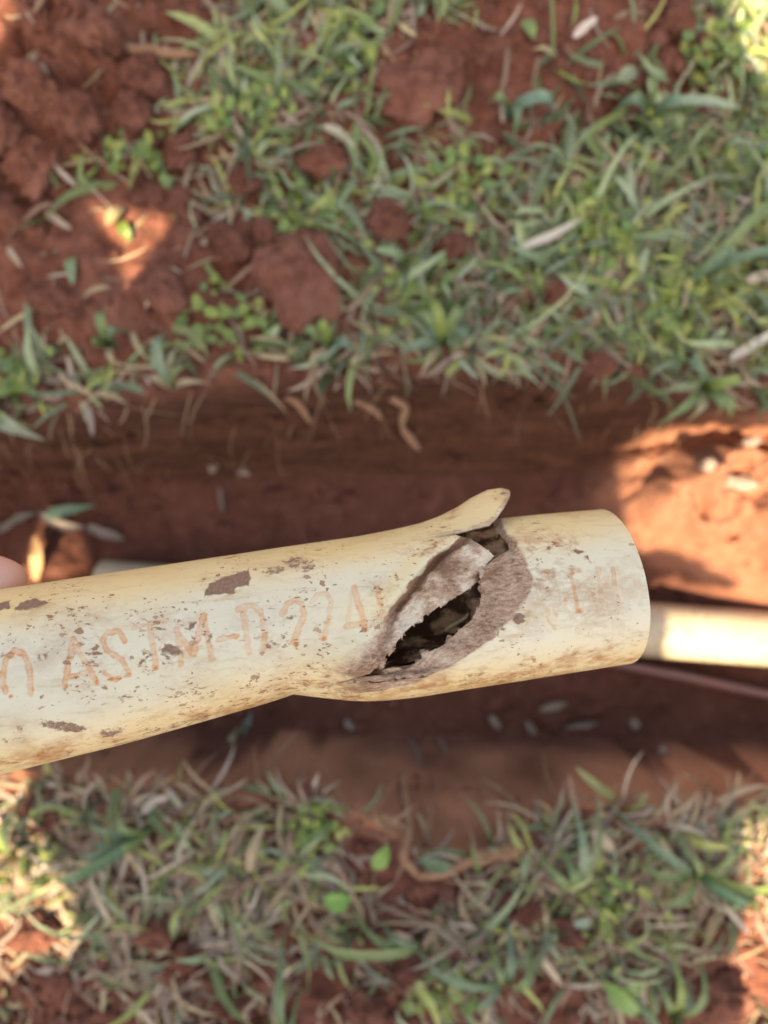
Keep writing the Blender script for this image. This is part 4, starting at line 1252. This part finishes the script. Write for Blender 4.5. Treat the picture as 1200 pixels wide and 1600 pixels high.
oval_leaf(680, 1335, .034, .014, -8, (.10, .17, .09), 'dark green oval leaf on the bare notch soil')
oval_leaf(206, 372, .021, .012, -60, (.15, .22, .05), 'yellow green leaf in the small sunlit triangle of soil')
oval_leaf(190, 350, .022, .012, 40, (.27, .22, .11), 'pale dry leaf in the small sunlit triangle of soil')
oval_leaf(970, 137, .022, .014, 20, (.20, .25, .16), 'pale green leaf lying on the bare soil at the upper right')
oval_leaf(820, 65, .020, .012, -60, (.17, .25, .08), 'green leaf at the left of the upper right soil patch')
oval_leaf(90, 1320, .018, .010, 20, (.30, .34, .08), 'sunlit yellow green leaf in the lower left patch of light')
tuft(40, 1320, [(52, 1225, .05, .007, LG), (20, 1260, .04, .007, YG), (0, 1350, .04, .008, PT), (60, 1380, .03, .007, PT), (-20, 1290, .04, .008, PT), (75, 1300, .03, .006, PT)], 'sunlit straw and green tuft at the lower left edge')

# sunlit stem standing in the trench at the left
o = strip_obj('dead_leaf', [(62, 838, .012), (68, 868, .016), (62, 905, .01)], .014, (.42, .26, .14), M_DRY, wprof=[(0, .3), (.3, 1), (.7, 1), (1, .4)])
tag(o, 'sunlit orange brown leaf in the trench beside the fingertip', 'leaf', 'dead leaves in the trench')

# ------------------------------------------------------------------ leafy sun blocker added out of view, carved to leave the sun patches
GAPS = [  # patches of sun on the ground: outline in photo pixels, height of the lit surface
    ([(1018, 682), (986, 760), (996, 880), (1080, 888), (1130, 905), (1200, 950), (1420, 1000), (1420, 640), (1200, 655), (1100, 675)], -.08),
    ([(1046, 950), (1048, 1040), (1110, 1050), (1420, 1060), (1420, 950)], -.095),
    ([(-300, 1215), (25, 1215), (50, 1300), (95, 1385), (125, 1450), (105, 1480), (50, 1480), (25, 1520), (0, 1545), (-300, 1600)], .008),
    ([(150, 325), (255, 345), (228, 390), (205, 432)], .006),
    ([(45, 832), (85, 832), (118, 905), (30, 912)], -.115),
    ([(-300, -300), (50, -300), (25, 20), (0, 70), (-300, 120)], .03),
    ([(1130, -300), (1142, 0), (1170, 60), (1200, 130), (1500, 160), (1500, -300)], .01),
    ([(1168, 1318), (1200, 1305), (1500, 1300), (1500, 1640), (1158, 1620), (1160, 1500), (1186, 1455), (1172, 1400)], .01),
]
sd_ = np.array(SUND)
u1 = np.cross([0, 0, 1.0], sd_); u1 /= np.linalg.norm(u1)
u2 = np.cross(sd_, u1)
def to_uv(P):
    return P @ u1, P @ u2
gaps_uv = []
for pts, z_ in GAPS:
    q_ = np.array([at(a, b, H - z_) for a, b in pts])
    gaps_uv.append(np.column_stack(to_uv(q_)))
box = np.array([at(a, b, H - .0) for a, b in ((-170, -120), (1330, -120), (1330, 2100), (-170, 2100))])
bu, bv = to_uv(box)
rng = np.random.default_rng(41)
lus, lvs = [], []
for layer in range(10):
    gu, gv = np.meshgrid(np.arange(bu.min() - .05, bu.max() + .05, .0125), np.arange(bv.min() - .05, bv.max() + .05, .0125))
    lus.append((gu + rng.uniform(-.006, .006, gu.shape) + layer * .0021).ravel()); lvs.append((gv + rng.uniform(-.006, .006, gv.shape) + layer * .0035).ravel())
lu, lv = np.concatenate(lus), np.concatenate(lvs)
NLF = len(lu)
ok = np.ones(NLF, bool)
for gq in gaps_uv:
    msk = poly_mask(lu, lv, [tuple(p) for p in gq], .03)
    ok &= msk < .5 - .5 * (.009 / .03)
# ragged outline of the crown
cu, cv = (bu.min() + bu.max()) / 2, (bv.min() + bv.max()) / 2
ee = np.abs((lu - cu) / ((bu.max() - bu.min()) / 2)) ** 4 + np.abs((lv - cv) / ((bv.max() - bv.min()) / 2)) ** 4
ok &= ee < 1.0 + .12 * fbm(lu * 6, lv * 6, 0, 801, 3)
lu, lv = lu[ok], lv[ok]
dist = 1.45 + .16 * fbm(lu * 4, lv * 4, 0, 803, 3) + rng.uniform(-.09, .09, len(lu))
LP = lu[:, None] * u1 + lv[:, None] * u2 + dist[:, None] * sd_
added_tree_base = np.array([0.35, -2.15, 0.0])
added_shade_tree = empty('added_shade_tree', added_tree_base)
tag(added_shade_tree, 'leafy sun blocker added behind the camera, its gaps shaped into the sun patches', 'added_shade_tree')
nL = len(LP)
L_ = rng.uniform(.020, .027, nL); Wl = L_ * rng.uniform(.5, .65, nL)
a1 = rng.normal(0, 1, (nL, 3)); a1 -= (a1 @ sd_)[:, None] * sd_ * .75
a1 /= np.linalg.norm(a1, axis=1, keepdims=True)
nrm = sd_ + rng.normal(0, .35, (nL, 3)); b1 = np.cross(nrm, a1); b1 /= np.linalg.norm(b1, axis=1, keepdims=True)
prof = [(-.5, .0), (-.2, .85), (.15, 1), (.5, .0)]
V = np.stack([LP - a1 * L_[:, None] / 2, LP - a1 * L_[:, None] * .12 + b1 * Wl[:, None] / 2, LP + a1 * L_[:, None] / 2, LP - a1 * L_[:, None] * .12 - b1 * Wl[:, None] / 2], 1)
F = np.arange(nL * 4).reshape(-1, 4)
obj('crown', mesh_np('crown', V - added_tree_base, F, False), M_LEAF, added_shade_tree)  # added leaves, set only where the sun has to be blocked
cc_ = LP.mean(0)
trunk_pts = [np.array([0, 0, -.1]), np.array([0, .05, .6]), np.array([-.1, .25, 1.2]), cc_ - added_tree_base + np.array([0, -.35, .0])]
tube_obj('added_trunk', trunk_pts, [.10, .075, .055, .03], M_BARK, added_shade_tree, 12, 30, .2, 9)
made = 0
for i in range(400):
    e = LP[rng.integers(0, nL)] - added_tree_base
    s_ = trunk_pts[2] * (.5) + trunk_pts[3] * .5
    far_ = e + sd_ * .12
    path = smooth_path([s_, (s_ + far_) / 2 + sd_ * .08, far_], 40) + added_tree_base
    pu, pv = to_uv(path)
    if min(seg_d(pu, pv, [tuple(v) for v in gq] + [tuple(gq[0])]).min() for gq in gaps_uv) < .05 or max(poly_mask(pu, pv, [tuple(v) for v in gq], .01).max() for gq in gaps_uv) > .4:
        continue
    tube_obj('added_limb', [s_, (s_ + far_) / 2 + sd_ * .08, far_], [.022, .014, .006], M_BARK, added_shade_tree, 8, 16, .2, 20 + i)
    made += 1
    if made == 6: break
